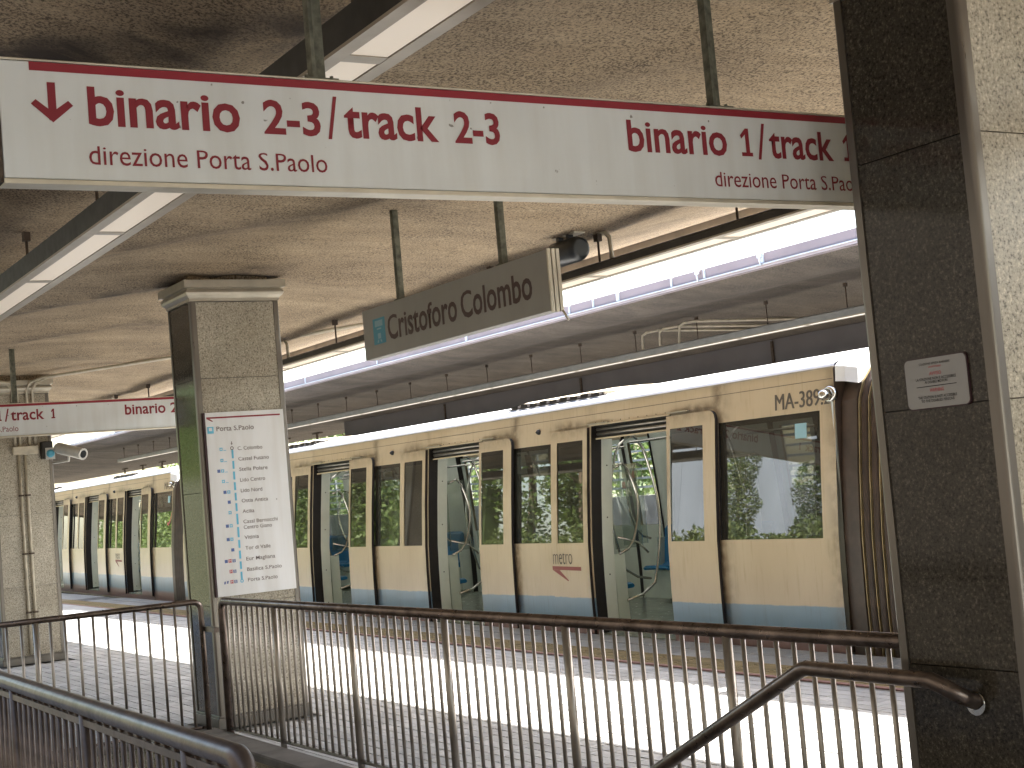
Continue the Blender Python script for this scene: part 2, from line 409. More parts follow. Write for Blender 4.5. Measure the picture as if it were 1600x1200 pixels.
def text_one(u0, u1, base, top, fr, material, parent, w=0.017, name='lettering'):
    m = MB(); c = u0+(u1-u0)*.60; y1 = top
    flat(m, fr, [(c-w/2, base), (c+w/2, base), (c+w/2, y1), (c-w*.35, y1), (u0, y1-w*1.5), (u0+w*.3, y1-w*2.2), (c-w/2, y1-w*1.3)])
    flat(m, fr, [(u0+.002, base), (c-w/2, base), (c-w/2, base+w*.8), (u0+.002, base+w*.8)]); flat(m, fr, [(c+w/2, base), (u1, base), (u1, base+w*.8), (c+w/2, base+w*.8)])
    return m.build(name, material, parent)
def flat(mb, frame, pts, off=0.0015, mi=0):
    O, U, V, N = [Vector(q) for q in frame]
    mb.quad(*[O+U*u+V*v+N*off for u, v in pts], mi=mi)
def disc(mb, frame, u, v, r, off, mi=0, n=20, r0=0):
    if r0:
        for k in range(n):
            a, b = 2*math.pi*k/n, 2*math.pi*(k+1)/n
            flat(mb, frame, [(u+r0*math.cos(a), v+r0*math.sin(a)), (u+r*math.cos(a), v+r*math.sin(a)), (u+r*math.cos(b), v+r*math.sin(b)), (u+r0*math.cos(b), v+r0*math.sin(b))], off, mi)
    else: flat(mb, frame, [(u+r*math.cos(2*math.pi*k/n), v+r*math.sin(2*math.pi*k/n)) for k in range(n)], off, mi)

# ================================================================== THE SETTING
EDGE = 8.58; BACK = -0.42
XL, XR = -75.0, 14.0
mb = MB(); mb.quad((-900, -900, -1.35), (900, -900, -1.35), (900, 900, -1.35), (-900, 900, -1.35))
struct(mb.build('ground', 'earth'))
for nm, y0, y1 in (('track_bed', 8.62, 11.62), ('track_bed', -4.4, -0.48)):
    mb = MB()
    n = 60
    for i in range(n):
        xa, xb = XL+(XR-XL)*i/n, XL+(XR-XL)*(i+1)/n
        ys = [y0, y0+0.5, y1-0.5, y1]; zs = [-1.2, -1.02, -1.02, -1.2]
        for a in range(3): mb.quad((xa, ys[a], zs[a]), (xb, ys[a], zs[a]), (xb, ys[a+1], zs[a+1]), (xa, ys[a+1], zs[a+1]))
    struct(mb.build(nm, 'ballast'))
def rail_line(y):
    t = thing('running_rail', RL[y], 'rail', (0, y, -1.02), 'rails of the two tracks')
    m = MB(); sec = [(-.07, 0), (.07, 0), (.07, .012), (.012, .03), (.012, .11), (.036, .12), (.036, .15), (-.036, .15), (-.036, .12), (-.012, .11), (-.012, .03), (-.07, .012)]
    m.loft([[(x, y+a, -1.02+b) for a, b in sec] for x in (XL, XR)])
    m.build('rail_bar', 'rail_steel', t)
RL = {9.35: 'rusty rail under the near side of the parked train', 10.79: 'rusty rail under the far side of the parked train',
      -1.5: 'rail of the empty track nearer the platform edge', -2.94: 'rail of the empty track nearer the plant bank'}
for y in RL: rail_line(y)

# the near platform, with the stair well left open
WX0, WX1, WY0, WY1 = -10.72, -3.4, 1.42, 3.52
mb = MB()
for x0, x1, y0, y1 in ((XL, WX0, BACK, EDGE), (WX1, XR, BACK, EDGE), (WX0, WX1, BACK, WY0), (WX0, WX1, WY1, EDGE)):
    mb.quad((x0, y0, -0.012), (x1, y0, -0.012), (x1, y1, -0.012), (x0, y1, -0.012))
mb.quad((XL, EDGE, -0.012), (XR, EDGE, -0.012), (XR, EDGE, -1.3), (XL, EDGE, -1.3), mi=1)
mb.quad((XR, BACK, -0.012), (XL, BACK, -0.012), (XL, BACK, -1.3), (XR, BACK, -1.3), mi=1)
mb.quad((XR, EDGE, -0.012), (XR, BACK, -0.012), (XR, BACK, -1.3), (XR, EDGE, -1.3), mi=1)
mb.quad((XL, BACK, -0.012), (XL, EDGE, -0.012), (XL, EDGE, -1.3), (XL, BACK, -1.3), mi=1)
platform = struct(mb.build('platform', ['paver_joint', 'platform_wall']))
def bend(x):                    # the platform edge swings away a little where the track curves
    return 0.0 if x > -24 else 0.0011*(x+24)**2
# paving bricks
PL, PW, J = 0.24, 0.12, 0.006
bricks = []
y = 3.54; row = 0
while y+PW < 7.46:
    off = (row % 2)*PL/2
    x = -26.0+off
    while x < -3.0:
        bricks.append((x, y)); x += PL
    y += PW; row += 1
y = 3.54-PW; row = -1
while y > 0.0:
    off = (row % 2)*PL/2; x = -24.0+off
    while x+PL < WX0-0.02:
        bricks.append((x, y)); x += PL
    y -= PW; row -= 1
def inpillar(x, y):
    for px in (-3.5, -11.16, -18.72):
        if px-0.55 < x < px+0.35 and 3.55 < y < 4.45: return True
    return False
bricks = [b for b in bricks if not inpillar(*b)]
camv = Vector((0, 0, 1.65))
def seen(b):
    p = Vector((b[0]+.12, b[1]+.06, 0))-camv; d = p.dot(Fw)
    px, py = 800+2321.9*p.dot(R2)/d, 600-2321.9*p.dot(U2)/d
    return d > 0 and 0 < px < 1420 and 900 < py < 1230 and not (b[1] < 3.5 and px > 330)
vis = sorted([b for b in bricks if seen(b)], key=lambda b: (b[0]**2+b[1]**2))
near = set(vis[:295])
mb = MB(); mb.box(0, PL-J, 0, PW-J, -0.011, 0, bev=0.004)
bm_me = None
for b in vis[:295]:
    if bm_me is None:
        o = mb.build('paving_brick', 'paver', platform); bm_me = o.data
    else: o = link('paving_brick', bm_me, platform)
    o.location = (b[0], b[1], random.uniform(-0.0015, 0.0015)); o.rotation_euler = (random.uniform(-.004, .004), random.uniform(-.003, .003), 0)
mb = MB()
for b in bricks:
    if b in near: continue
    dz = random.uniform(-0.0015, 0.0015)
    mb.box(b[0], b[0]+PL-J, b[1], b[1]+PW-J, -0.011, dz, bev=0.004)
stuff(mb.build('paving_bricks', 'paver', platform))
mb = MB()                       # remaining paving, out of the picture
for x0, x1, y0, y1 in ((-3.0, XR, 0, 7.46), (WX0, -3.4, 0, WY0-.06), (XL, -26.0, 0, 7.46)):
    mb.quad((x0, y0, -0.004), (x1, y0, -0.004), (x1, y1, -0.004), (x0, y1, -0.004))
stuff(mb.build('far_paving', 'paver', platform))
# platform edge: red line, ribbed yellow strip, copings
mb = MB()
def strip(m, y0, y1, z, mi=0, x0=-60, x1=XR, step=3.0):
    x = x0
    while x < x1-0.01:
        xb = min(x+step, x1)
        m.box(x, xb-0.006, y0, y1, z-0.012, z, mi, bev=0.003); x += step
m2 = MB(); strip(m2, 7.466, 7.516, 0.0, step=1.5); m2.build('red_line', 'red_line', platform)
x = -32.0; me = None
mb = MB(); mb.box(0, 0.394, 7.522, 7.916, -0.012, 0.0, bev=0.003)
for k in range(9):
    yy = 7.545+k*0.043; mb.box(0.012, 0.382, yy, yy+0.022, 0.0, 0.006, bev=0.003)
while x < -2.6:
    if me is None: o = mb.build('tactile_tile', 'tactile', platform); me = o.data
    else: o = link('tactile_tile', me, platform)
    o.location = (x, 0, random.uniform(-.001, .001)); x += 0.4
m2 = MB(); strip(m2, 7.522, 7.916, 0.0, x0=-2.4, x1=XR, step=0.4); strip(m2, 7.522, 7.916, 0, x0=-60, x1=-32, step=0.4); stuff(m2.build('tactile_tiles', 'tactile', platform))
mb = MB(); mb.box(0, 0.994, 7.922, 8.255, -0.012, 0.0, bev=0.004); mb2 = MB(); mb2.box(0, 0.994, 8.261, 8.60, -0.16, 0.003, bev=0.01)
ma_ = mb_ = None
x = -60.0
while x < XR-0.5:
    if x > -32 and x < -3:
        if ma_ is None:
            o1 = mb.build('edge_slab', 'coping_stone', platform); ma_ = o1.data; o2 = mb2.build('edge_coping', 'coping_stone', platform); mb_ = o2.data
        else: o1 = link('edge_slab', ma_, platform); o2 = link('edge_coping', mb_, platform)
        o1.location = (x, 0, 0); o2.location = (x+0.3, 0, random.uniform(0, .002))
    x += 1.0
m2 = MB(); strip(m2, 7.922, 8.58, 0.0, x0=-60, x1=-32, step=1.0); strip(m2, 7.922, 8.58, 0.0, x0=-2, x1=XR, step=1.0); strip(m2, BACK, 0.0, 0.0, x0=-60, x1=XR, step=1.0)
stuff(m2.build('edge_stones', 'coping_stone', platform))

# stair well going down to the left
mb = MB()
for (a, b) in (((WX0, WY0), (WX1+4, WY0)), ):
    pass
zb = -3.6
mb.quad((WX0, WY1, 0), (WX1, WY1, 0), (WX1, WY1, zb), (WX0, WY1, zb))
mb.quad((WX1, WY0, 0), (WX0, WY0, 0), (WX0, WY0, zb), (WX1, WY0, zb))
mb.quad((WX0, WY0, 0), (WX0, WY1, 0), (WX0, WY1, -1.1), (WX0, WY0, -1.1))
mb.quad((WX0-9, WY1, -1.1), (WX0, WY1, -1.1), (WX0, WY1, zb), (WX0-9, WY1, zb))
mb.quad((WX0-9, WY0, -1.1), (WX0, WY0, -1.1), (WX0, WY0, zb), (WX0-9, WY0, zb))
mb.quad((WX0-9, WY0, -1.1), (WX0-9, WY1, -1.1), (WX0, WY1, -1.1), (WX0, WY0, -1.1))
mb.quad((WX0-9, WY0, zb+.02), (WX0-9, WY1, zb+.02), (WX0, WY1, zb+.02), (WX0, WY0, zb+.02))
mb.quad((WX0-9, WY0, -1.1), (WX0-9, WY1, -1.1), (WX0-9, WY1, zb), (WX0-9, WY0, zb))
well = struct(mb.build('stairwell', 'granite'))
for k in range(21):
    mb = MB(); xs = WX1-0.33*k; z = -0.165*k
    mb.box(xs-0.36, xs-0.002 if k else xs-0.002, WY0+0.002, WY1-0.002, z-0.165-0.04, z-0.003 if k == 0 else z-0.0)
    mb.build('step', 'coping_stone', well)
mb = MB(); mb.box(WX0-0.02, WX1, 3.40, 3.62, 0.004, 0.055, bev=0.01); mb.box(WX0-0.1, WX0+0.12, WY0-0.1, 3.398, 0.004, 0.055, bev=0.01); mb.box(WX0+0.124, WX1, WY0-0.12, WY0+0.06, 0.004, 0.055, bev=0.01)
mb.build('well_kerb', 'kerb_stone', well)
mb = MB(); mb.box(WX0+0.002, WX0+0.02, 2.3, 2.5, -0.42, -0.3)
nb = mb.build('notice_board', 'sign_blue'); tag(nb, 'small blue notice low on the end wall of the stair well', 'notice')

# ------------------------------------------------------------------ near canopy
CY = 4.08
def soffz(x, y):
    d = abs(y-CY)
    if d < 2.02: z = 3.475-0.085*(d/2.02)**2
    else: z = 3.39+(d-2.02)*0.195
    s = 1 if y < CY else -1
    u = x-1.35*(y-3.7) if y < CY else x+0.6*(y-4.4)-0.5
    ph = ((u+11.3) % 2.83)/2.83
    a = abs(math.sin(math.pi*ph))
    fade = max(0, 1-max(0, d-1.95)/0.25)
    return z-0.05*(1-a)**1.6*fade+0.0
def soff_soot(p):  # mask for grime mixed with painted shade along folds and edge crease
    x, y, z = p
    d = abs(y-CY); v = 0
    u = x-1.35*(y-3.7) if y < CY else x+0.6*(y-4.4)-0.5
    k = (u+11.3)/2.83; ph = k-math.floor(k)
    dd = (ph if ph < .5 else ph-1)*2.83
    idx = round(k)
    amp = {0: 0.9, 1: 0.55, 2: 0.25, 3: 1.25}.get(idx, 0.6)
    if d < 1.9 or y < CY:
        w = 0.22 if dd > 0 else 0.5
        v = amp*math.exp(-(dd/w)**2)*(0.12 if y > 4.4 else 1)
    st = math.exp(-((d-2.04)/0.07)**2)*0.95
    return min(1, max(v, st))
mb = MB()
CX0, CX1 = -72.0, 6.5
xs = []; x = CX0
while x < CX1: xs.append(x); x += (0.14 if x > -26 else 0.6)
xs.append(CX1)
ys = [-0.27+i*(8.70/58) for i in range(59)]
base = 0
for xi in xs:
    for yi in ys: mb.v.append((xi, yi, soffz(xi, yi)))
nY = len(ys)
for i in range(len(xs)-1):
    for j in range(nY-1):
        a = i*nY+j; mb.f.append((a, a+1, a+nY+1, a+nY)); mb.m.append(0); mb.sm.append(True)
canopy = thing('platform_canopy', 'concrete canopy with rough brown folded underside over the near platform', 'canopy', (-20, CY, 3.4))
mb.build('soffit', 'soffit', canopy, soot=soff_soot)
mb = MB()
y0, y1 = -0.27, 8.43
mb.quad((CX0, y0, 4.2), (CX1, y0, 4.2), (CX1, y1, 4.2), (CX0, y1, 4.2))
mb.quad((CX1, y0, 3.3), (CX1, y1, 3.3), (CX1, y1, 4.2), (CX1, y0, 4.2)); mb.quad((CX0, y0, 3.3), (CX0, y1, 3.3), (CX0, y1, 4.2), (CX0, y0, 4.2))
mb.build('roof_slab', 'canopy_edge', canopy)
x = CX0; 
while x < CX1:
    xb = min(x+3.0, CX1)
    mb = MB(); mb.box(x, xb-0.012, y1, y1+0.05, 3.78, 4.2); mb.build('edge_panel', 'canopy_edge', canopy)
    mb = MB(); mb.box(x, xb-0.012, y0-0.05, y0, 3.78, 4.2); mb.build('edge_panel', 'canopy_edge', canopy)
    x += 3.0

# ------------------------------------------------------------------ far platform, canopy and wall
FY0 = 11.66
mb = MB()
mb.box(-80, 30, FY0, 21, -1.3, 0.0)
fp = struct(mb.build('far_platform', 'far_floor'))
fc = thing('platform_canopy', 'grey-brown concrete canopy with purple fascia beyond the parked train', 'canopy', (-20, 14, 3.9))
FE = 11.9
def fprof(y):
    d = y-FE
    if d < 0.06: return 3.985
    if d < 2.1: return 3.985-0.03*d/2.1+0.02
    if d < 3.2: return 3.975-0.02*(d-2.1)
    return 3.953-0.19*(d-3.2)**1.15 if d < 4.7 else 3.953-0.19*1.5**1.15
mb = MB(); fy = [FE+i*0.2 for i in range(41)]
def fz(x, y):
    d = y-FE
    z = 4.0-0.0*d
    if d > 0.05 and d < 1.6: z -= 0.10*math.sin(math.pi*(d-.05)/1.55)
    if d > 1.6: z = 4.0-0.035*(d-1.6)
    if d > 2.8: z = 3.958-0.11*(d-2.8)
    if d > 5: z = 3.716
    return z
fxs = [-80+i*1.0 for i in range(109)]
for xi in fxs:
    for yi in fy: mb.v.append((xi, yi, fz(xi, yi)))
nY = len(fy)
for i in range(len(fxs)-1):
    for j in range(nY-1):
        if fxs[i] > -38 and fy[j] > 17.1: continue
        a = i*nY+j; mb.f.append((a, a+1, a+nY+1, a+nY)); mb.m.append(0); mb.sm.append(True)
def fsoot(p):  # darker along the crease and towards the wall junction
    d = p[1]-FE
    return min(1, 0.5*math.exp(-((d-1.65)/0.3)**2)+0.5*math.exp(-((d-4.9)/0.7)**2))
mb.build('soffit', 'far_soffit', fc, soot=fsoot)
mb = MB(); mb.box(-80, 28, FE+.06, 17.35, 4.02, 4.07); mb.box(-80, -37.5, 17.352, 19.9, 4.02, 4.07); mb.build('roof_slab', 'grey_wall', fc)
mb = MB(); mb.box(-80, 28, FE-0.05, FE+0.058, 3.975, 4.03, bev=0.01); mb.build('edge_lip', 'fascia_lip', fc)
mb = MB(); mb.box(-80, 28, FE-0.075, FE-0.051, 4.008, 4.018); mb.build('gutter_line', 'white_post', fc)
posts = [-42, -38.5, -35, -31.5, -28, -24.6, -21.2, -18.05, -17.42, -16.82, -15.56, -14.86, -13.75, -11.9, -10.2, -8.6, -7, -5, -3]
for i, px in enumerate(posts):
    w = 0.035 if i % 3 else 0.07
    nx = posts[i+1] if i+1 < len(posts) else 2
    mb = MB(); mb.box(px+w, nx-0.005, FE-0.03, FE+0.02, 4.034, 4.155); mb.build('fascia_panel', 'fascia_purple', fc)
    mb = MB(); mb.box(px, px+w-0.005, FE-0.045, FE+0.03, 4.034, 4.16); mb.build('fascia_post', 'white_post', fc)
    # little gutter bracket
for px in (-14.95, -13.72):
    mb = MB(); mb.tube([(px, FE-.06, 4.17), (px+.01, FE-.09, 4.1), (px+.03, FE-.09, 4.0)], 0.012, 6); mb.box(px-.04, px+.02, FE-.08, FE-.046, 4.10, 4.18); mb.build('downpipe_bracket', 'white_post', fc)
mb = MB(); mb.box(-37.4, 28, 16.9, 17.4, 2.25, 3.71)
t = thing('beam_wall', 'long plain grey beam wall hanging under the far canopy behind the train', 'wall', (-5, 17, 0))
mb.build('wall', 'grey_wall', t)
for i, x in enumerate((-31.5, -25.5, -19.5, -13.5)):
    m2 = MB(); m2.box(x, x+.05, 16.865, 16.898, 2.3, 3.68); m2.build('wall_joint', 'dark_rod', t)
# cable rack hanging past the end of the grey wall
t = thing('cable_rack', 'dark hanging rack of two rails under the far canopy, left of the grey wall', 'cable rack', (-48, 18.2, 3.2))
for z in (2.92, 3.12):
    m2 = MB(); m2.box(-64, -38.6, 18.15, 18.2, z, z+.045); m2.build('rack_rail', 'dark_rod', t)
x = -63
while x < -38:
    m2 = MB(); m2.box(x, x+.07, 18.1, 18.15, 2.7, 3.69); m2.box(x-.25, x+.32, 18.08, 18.2, 3.66, 3.7); m2.build('hanger', 'dark_rod', t); x += 2.6

# ------------------------------------------------------------------ pillars of the near platform
PY0, PY1 = 3.72, 4.44
def pillar(xf, label, loc_i):
    """xf = face towards the camera's right (+X); body 0.56 deep"""
    xb = xf-0.56
    t = thing('platform_pillar', label, 'pillar', ((xf+xb)/2, CY, 0), 'granite pillars of the near platform')
    m = MB(); m.box(xb+.03, xf-.03, PY0+.03, PY1-.03, 0, 3.24); m.build('core', 'paver_joint', t)
    # granite slabs with open joints
    zs = [0.10, 0.92, 1.78, 2.645, 3.235]
    for z0, z1 in zip(zs, zs[1:]):
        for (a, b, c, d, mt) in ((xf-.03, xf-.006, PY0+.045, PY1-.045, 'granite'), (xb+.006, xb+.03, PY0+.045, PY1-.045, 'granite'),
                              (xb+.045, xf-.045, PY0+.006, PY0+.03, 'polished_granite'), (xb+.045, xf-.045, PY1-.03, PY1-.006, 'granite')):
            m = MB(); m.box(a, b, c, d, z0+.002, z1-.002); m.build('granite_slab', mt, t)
    for cx, sx in ((xf, -1), (xb, 1)):
        for cy, sy in ((PY0, 1), (PY1, -1)):
            m = MB(); w = .045; th = .006
            # rounded L-shaped corner trim
            r = 0.016
            ctr = (cx+sx*r, cy+sy*r)
            pts = [(cx+sx*w, cy), (cx+sx*r, cy)]
            for k in range(1, 5):
                a = math.pi/2*k/5
                pts.append((ctr[0]-sx*r*math.sin(a), ctr[1]-sy*r*math.cos(a)))
            pts += [(cx, cy+sy*r), (cx, cy+sy*w), (cx+sx*th, cy+sy*w), (cx+sx*(th+.012), cy+sy*(th+.012)), (cx+sx*w, cy+sy*th)]
            if sx*sy > 0: pts = pts[::-1]
            m.loft([[(p[0], p[1], z) for p in pts] for z in (0.10, 3.24)]); m.build('corner_trim', 'trim_steel', t)
    m = MB()
    for z0, z1, o in ((0.0, 0.085, 0.018), (0.085, 0.10, 0.008)):
        m.box(xb-o, xf+o, PY0-o, PY1+o, z0 if z0 else 0.002, z1)
    bev(m.build('base_band', 'trim_steel', t), 0.004)
    m = MB()                     # moulded capital
    pr = [(0.004, 3.24), (0.004, 3.262), (0.012, 3.268), (0.03, 3.285), (0.038, 3.305), (0.03, 3.325), (0.018, 3.332), (0.018, 3.338), (0.05, 3.342), (0.05, 3.40)]
    m.loft([[(xb-o, PY0-o, z), (xf+o, PY0-o, z), (xf+o, PY1+o, z), (xb-o, PY1+o, z)] for o, z in pr])
    m.build('capital', 'capital_metal', t)
    m = MB(); m.box(xb+.05, xf-.05, PY0+.03, PY1-.06, 3.40, 3.52); m.build('neck', 'soffit', t)
    return t
p0 = pillar(-3.24, 'nearest granite pillar, dark and cropped at the right, with the white warning notice', 0)
p1 = pillar(-10.888, 'granite pillar with the line map, standing behind the stair railing', 1)
p2 = pillar(-18.45, 'farther granite pillar at the left carrying grey conduits and a camera', 2)
pillar(-26.0, 'pale granite pillar hidden behind the line-map pillar, second beyond it', 3)
pillar(-33.6, 'farthest granite pillar of the near platform row', 4)

# ------------------------------------------------------------------ hanging signs
def rod(m, x, y, z0, z1, w=0.025, d=0.012):
    m.box(x-w/2, x+w/2, y-d/2, y+d/2, z0, z1)
def cross_sign(xs, y0, y1, label, texts, red0, rods, arrow=None):
    z0, z1 = 2.560, 2.897; T = 0.06
    t = thing('direction_sign', label, 'sign', (xs, (y0+y1)/2, z0), 'white platform direction signs')
    m = MB(); m.box(xs-T, xs, y0, y1, z0+.012, z1-.004); bev(m.build('panel', 'sign_white', t), 0.003)
    m = MB()
    m.box(xs-T-.004, xs+.006, y0-.002, y1+.002, z0-.004, z0+.010); m.box(xs-T-.003, xs+.004, y0-.002, y1+.002, z1-.003, z1+.003)
    bev(m.build('frame_rail', 'sign_trim', t), 0.002)
    m = MB(); m.box(xs-T+.002, xs-.002, y0-.012, y0-.002, z0, z1); m.box(xs-T+.002, xs-.002, y1+.002, y1+.012, z0, z1)
    m.build('end_cap', 'dark_rod', t)
    fr = ((xs, 0, 0), (0, 1, 0), (0, 0, 1), (1, 0, 0))
    m = MB(); flat(m, fr, [(red0, 2.868), (y1, 2.868), (y1, z1-.005), (red0, z1-.005)], 0.0012)
    m.build('red_stripe', 'crimson', t)
    for s, a, b, base, top, wt in texts:
        if s == '1': text_one(a, b, base, top, fr, 'crimson_text', t); continue
        text(s, a, b, base, top, fr, 'crimson_text', t, weight=wt)
    if arrow:
        a, b = arrow; c = (a+b)/2
        m = MB(); w = 0.011
        flat(m, fr, [(c-w, 2.755), (c+w, 2.755), (c+w, 2.838), (c-w, 2.838)])
        flat(m, fr, [(c, 2.727), (b, 2.776), (b-.013, 2.789), (c, 2.756)], 0.0018)
        flat(m, fr, [(c, 2.727), (c, 2.756), (a+.013, 2.789), (a, 2.776)], 0.0018)
        m.build('arrow', 'crimson_text', t)
    for ry in rods:
        m = MB(); 
        m.box(xs-.05, xs-.014, ry-.028, ry-.016, z1+.002, soffz(xs, ry)+.03)
        m.box(xs-.05, xs-.046, ry-.016, ry+.028, z1+.002, soffz(xs, ry)+.03)
        m.box(xs-.06, xs, ry-.05, ry+.05, z1+.002, z1+.008)
        for dy in (-.042, .04): m.tube([(xs-.03, ry+dy, z1+.004), (xs-.03, ry+dy, z1+.022)], .006, 6)
        m.build('hanger_rod', 'rust_rod', t)
    return t
B0, B1 = 2.727, 2.833; D0, D1 = 2.615, 2.667
cross_sign(-4.0, 0.886, 5.35, 'large white sign across the platform with red arrow, binario 2-3/track 2-3', [
    ('binario', 1.119, 1.556, B0, B1, 0.022), ('2-3', 1.628, 1.808, B0, B1-.006, 0.022), ('/', 1.830, 1.866, B0-.006, B1+.02, 0.012), ('track', 1.886, 2.205, B0, B1-.002, 0.022), ('2-3', 2.262, 2.427, B0, B1-.006, 0.022),
    ('direzione Porta S.Paolo', 1.113, 1.819, D0, D1, 0.0),
    ('binario', 2.926, 3.352, B0, B1, 0.018), ('1', 3.414, 3.466, B0, B1-.006, 0.018), ('/', 3.490, 3.530, B0-.006, B1+.02, 0.012), ('track', 3.546, 3.850, B0, B1-.002, 0.018), ('1', 3.90, 3.948, B0, B1-.006, 0.018),
    ('direzione Porta S.Paolo', 3.284, 3.99, D0, D1, 0.0)], 0.967, (1.83, 3.35, 4.9), (0.966, 1.079))
cross_sign(-15.6, 2.2, 6.2, 'smaller-looking white track sign farther along, partly hidden behind the line-map pillar', [
    ('binario', 2.75, 3.13, B0, B1, 0.018), ('1', 3.22, 3.27, B0, B1, .018), ('/', 3.30, 3.345, B0-.006, B1+.02, 0.012), ('track', 3.36, 3.695, B0, B1-.002, 0.018), ('1', 3.765, 3.805, B0, B1-.006, 0.018),
    ('direzione Porta S.Paolo', 2.75, 3.428, D0, D1, 0.0), ('binario', 4.535, 4.975, B0, B1, 0.018), ('2-3/track 2-3', 5.03, 5.9, B0, B1, 0.018)], 2.2, (3.42, 5.6))

# station name sign, parallel to the track
t = thing('station_name_sign', 'grey hanging station name sign reading Cristoforo Colombo', 'sign', (-7.8, 4.25, 2.55))
sx0, sx1, sz0, sz1 = -8.975, -6.64, 2.545, 2.876
m = MB(); m.box(sx0, sx1, 4.25, 4.33, sz0, sz1); bev(m.build('panel', 'sign_grey', t), 0.002)
for a, b in ((4.252, 4.272), (4.279, 4.301), (4.308, 4.328)):
    m = MB(); m.box(sx1+.001, sx1+.012, a, b, sz0-.006, sz1+.004); m.build('end_profile', 'sign_trim', t)
m = MB(); m.tube([(sx1+.01, 4.32, sz0), (sx1+.015, 4.335, sz0-.03), (sx1+.03, 4.34, sz0-.055)], .007, 6); m.build('hook', 'sign_trim', t)
fr = ((0, 4.25, 0), (1, 0, 0), (0, 0, 1), (0, -1, 0))
text('Cristoforo', -8.605, -7.665, 2.640, 2.795, fr, 'brown_text', t, weight=0.018)
text('Colombo', -7.615, -6.805, 2.640, 2.795, fr, 'brown_text', t, weight=0.018)
m = MB(); flat(m, fr, [(-8.822, 2.630), (-8.642, 2.630), (-8.642, 2.800), (-8.822, 2.800)]); m.build('blue_square', 'sign_blue', t)
m = MB()
flat(m, fr, [(-8.79, 2.745), (-8.675, 2.745), (-8.675, 2.785), (-8.79, 2.785)], .0025)
flat(m, fr, [(-8.765, 2.725), (-8.70, 2.725), (-8.70, 2.735), (-8.765, 2.735)], .0025)
flat(m, fr, [(-8.755, 2.665), (-8.71, 2.665), (-8.71, 2.70), (-8.755, 2.70)], .0025)
flat(m, fr, [(-8.77, 2.64), (-8.75, 2.64), (-8.742, 2.66), (-8.755, 2.66)], .0025); flat(m, fr, [(-8.715, 2.64), (-8.695, 2.64), (-8.71, 2.66), (-8.723, 2.66)], .0025)
m.build('train_symbol', 'pale_blue', t)
for rx in (-8.47, -7.155):
    m = MB(); m.box(rx-.02, rx+.02, 4.272, 4.284, sz1, soffz(rx, 4.27)+.03); m.box(rx+.008, rx+.02, 4.284, 4.31, sz1, soffz(rx, 4.27)+.03); m.box(rx-.04, rx+.04, 4.262, 4.318, sz1+.001, sz1+.01)
    m.build('hanger_rod', 'rust_rod', t)

# ------------------------------------------------------------------ strip lights
def strip_light(label, yc, zb_, x0, x1, ceil, drods, w=0.26, panel=1.5, h=0.085, lamp='lit_diffuser', hm='light_housing'):
    t = thing('strip_light', label, 'light', ((x0+x1)/2, yc, zb_), 'hanging strip light troughs')
    m = MB()
    prof = [(-w/2, 0.006), (-w/2, h), (-w/2+.03, h+.02), (w/2-.03, h+.02), (w/2, h), (w/2, 0.006)]
    m.loft([[(x, yc+a, zb_+b) for a, b in prof] for x in (x0, x1)]); m.build('housing', hm, t)
    m = MB(); m.box(x0, x1, yc-w/2-.004, yc-w/2+.05, zb_, zb_+.012); m.box(x0, x1, yc+w/2-.05, yc+w/2+.004, zb_, zb_+.012)
    x = x0
    while x < x1: m.box(x, x+.07, yc-w/2+.052, yc+w/2-.052, zb_+.001, zb_+.011); x += panel
    m.build('frame', 'light_frame', t)
    x = x0; me = None
    while x < x1-panel+.01:
        if me is None:
            q = MB(); q.box(0, panel-.074, -w/2+.054, w/2-.054, 0.004, 0.010); o = q.build('diffuser', lamp, t, org=(0, 0, 0)); me = o.data
        else: o = link('diffuser', me, t)
        o.location = Vector((x+.072, yc, zb_))-Vector(t['_o']); x += panel
    for rx in drods:
        m = MB(); zc = ceil(rx, yc)
        m.tube([(rx, yc, zb_+h+.015), (rx, yc, zc)], 0.009, 6); m.box(rx-.025, rx+.025, yc-.02, yc+.02, zc-.05, zc+.01); m.build('hanger_rod', 'dark_rod', t)
    return t
strip_light('long strip light over the stair well, pale panels crossing behind the big sign', 2.10, 3.055, -31.3, 4.7, soffz, [-31+1.57*i for i in range(22)], w=0.24, h=0.12)
strip_light('strip light along the sunny edge of the near canopy', 6.02, 3.07, -31.3, 4.7, soffz, [-31.95+1.55*i for i in range(1, 23)], w=0.26, h=0.055)
strip_light('thin strip light under the far canopy above the train roof', 14.35, 3.50, -50.3, 9.7, fz, [-49.8+1.66*i for i in range(35)], w=0.2, h=0.10, lamp='bright_diffuser', hm='far_housing')

# conduit looped over the far strip light
t = thing('conduit', 'bent pale conduits looping over the far strip light', 'conduit', (-18, 14.35, 3.8))
for k, pts in enumerate(([(-19.52, 14.2, 3.62), (-19.5, 14.2, 3.84), (-19.42, 14.22, 3.88), (-19.2, 14.3, 3.89), (-18.6, 16.5, 3.78)],
            [(-19.05, 14.2, 3.62), (-19.03, 14.2, 3.84), (-18.95, 14.22, 3.88), (-18.7, 14.3, 3.885), (-18.0, 16.5, 3.78)],
            [(-18.55, 14.2, 3.6), (-18.5, 14.2, 3.86), (-18.42, 14.22, 3.9), (-18.2, 14.3, 3.90), (-17.2, 16.6, 3.78)])):
    m = MB(); m.tube(pts, 0.022, 8); m.build('conduit_pipe', 'conduit', t)

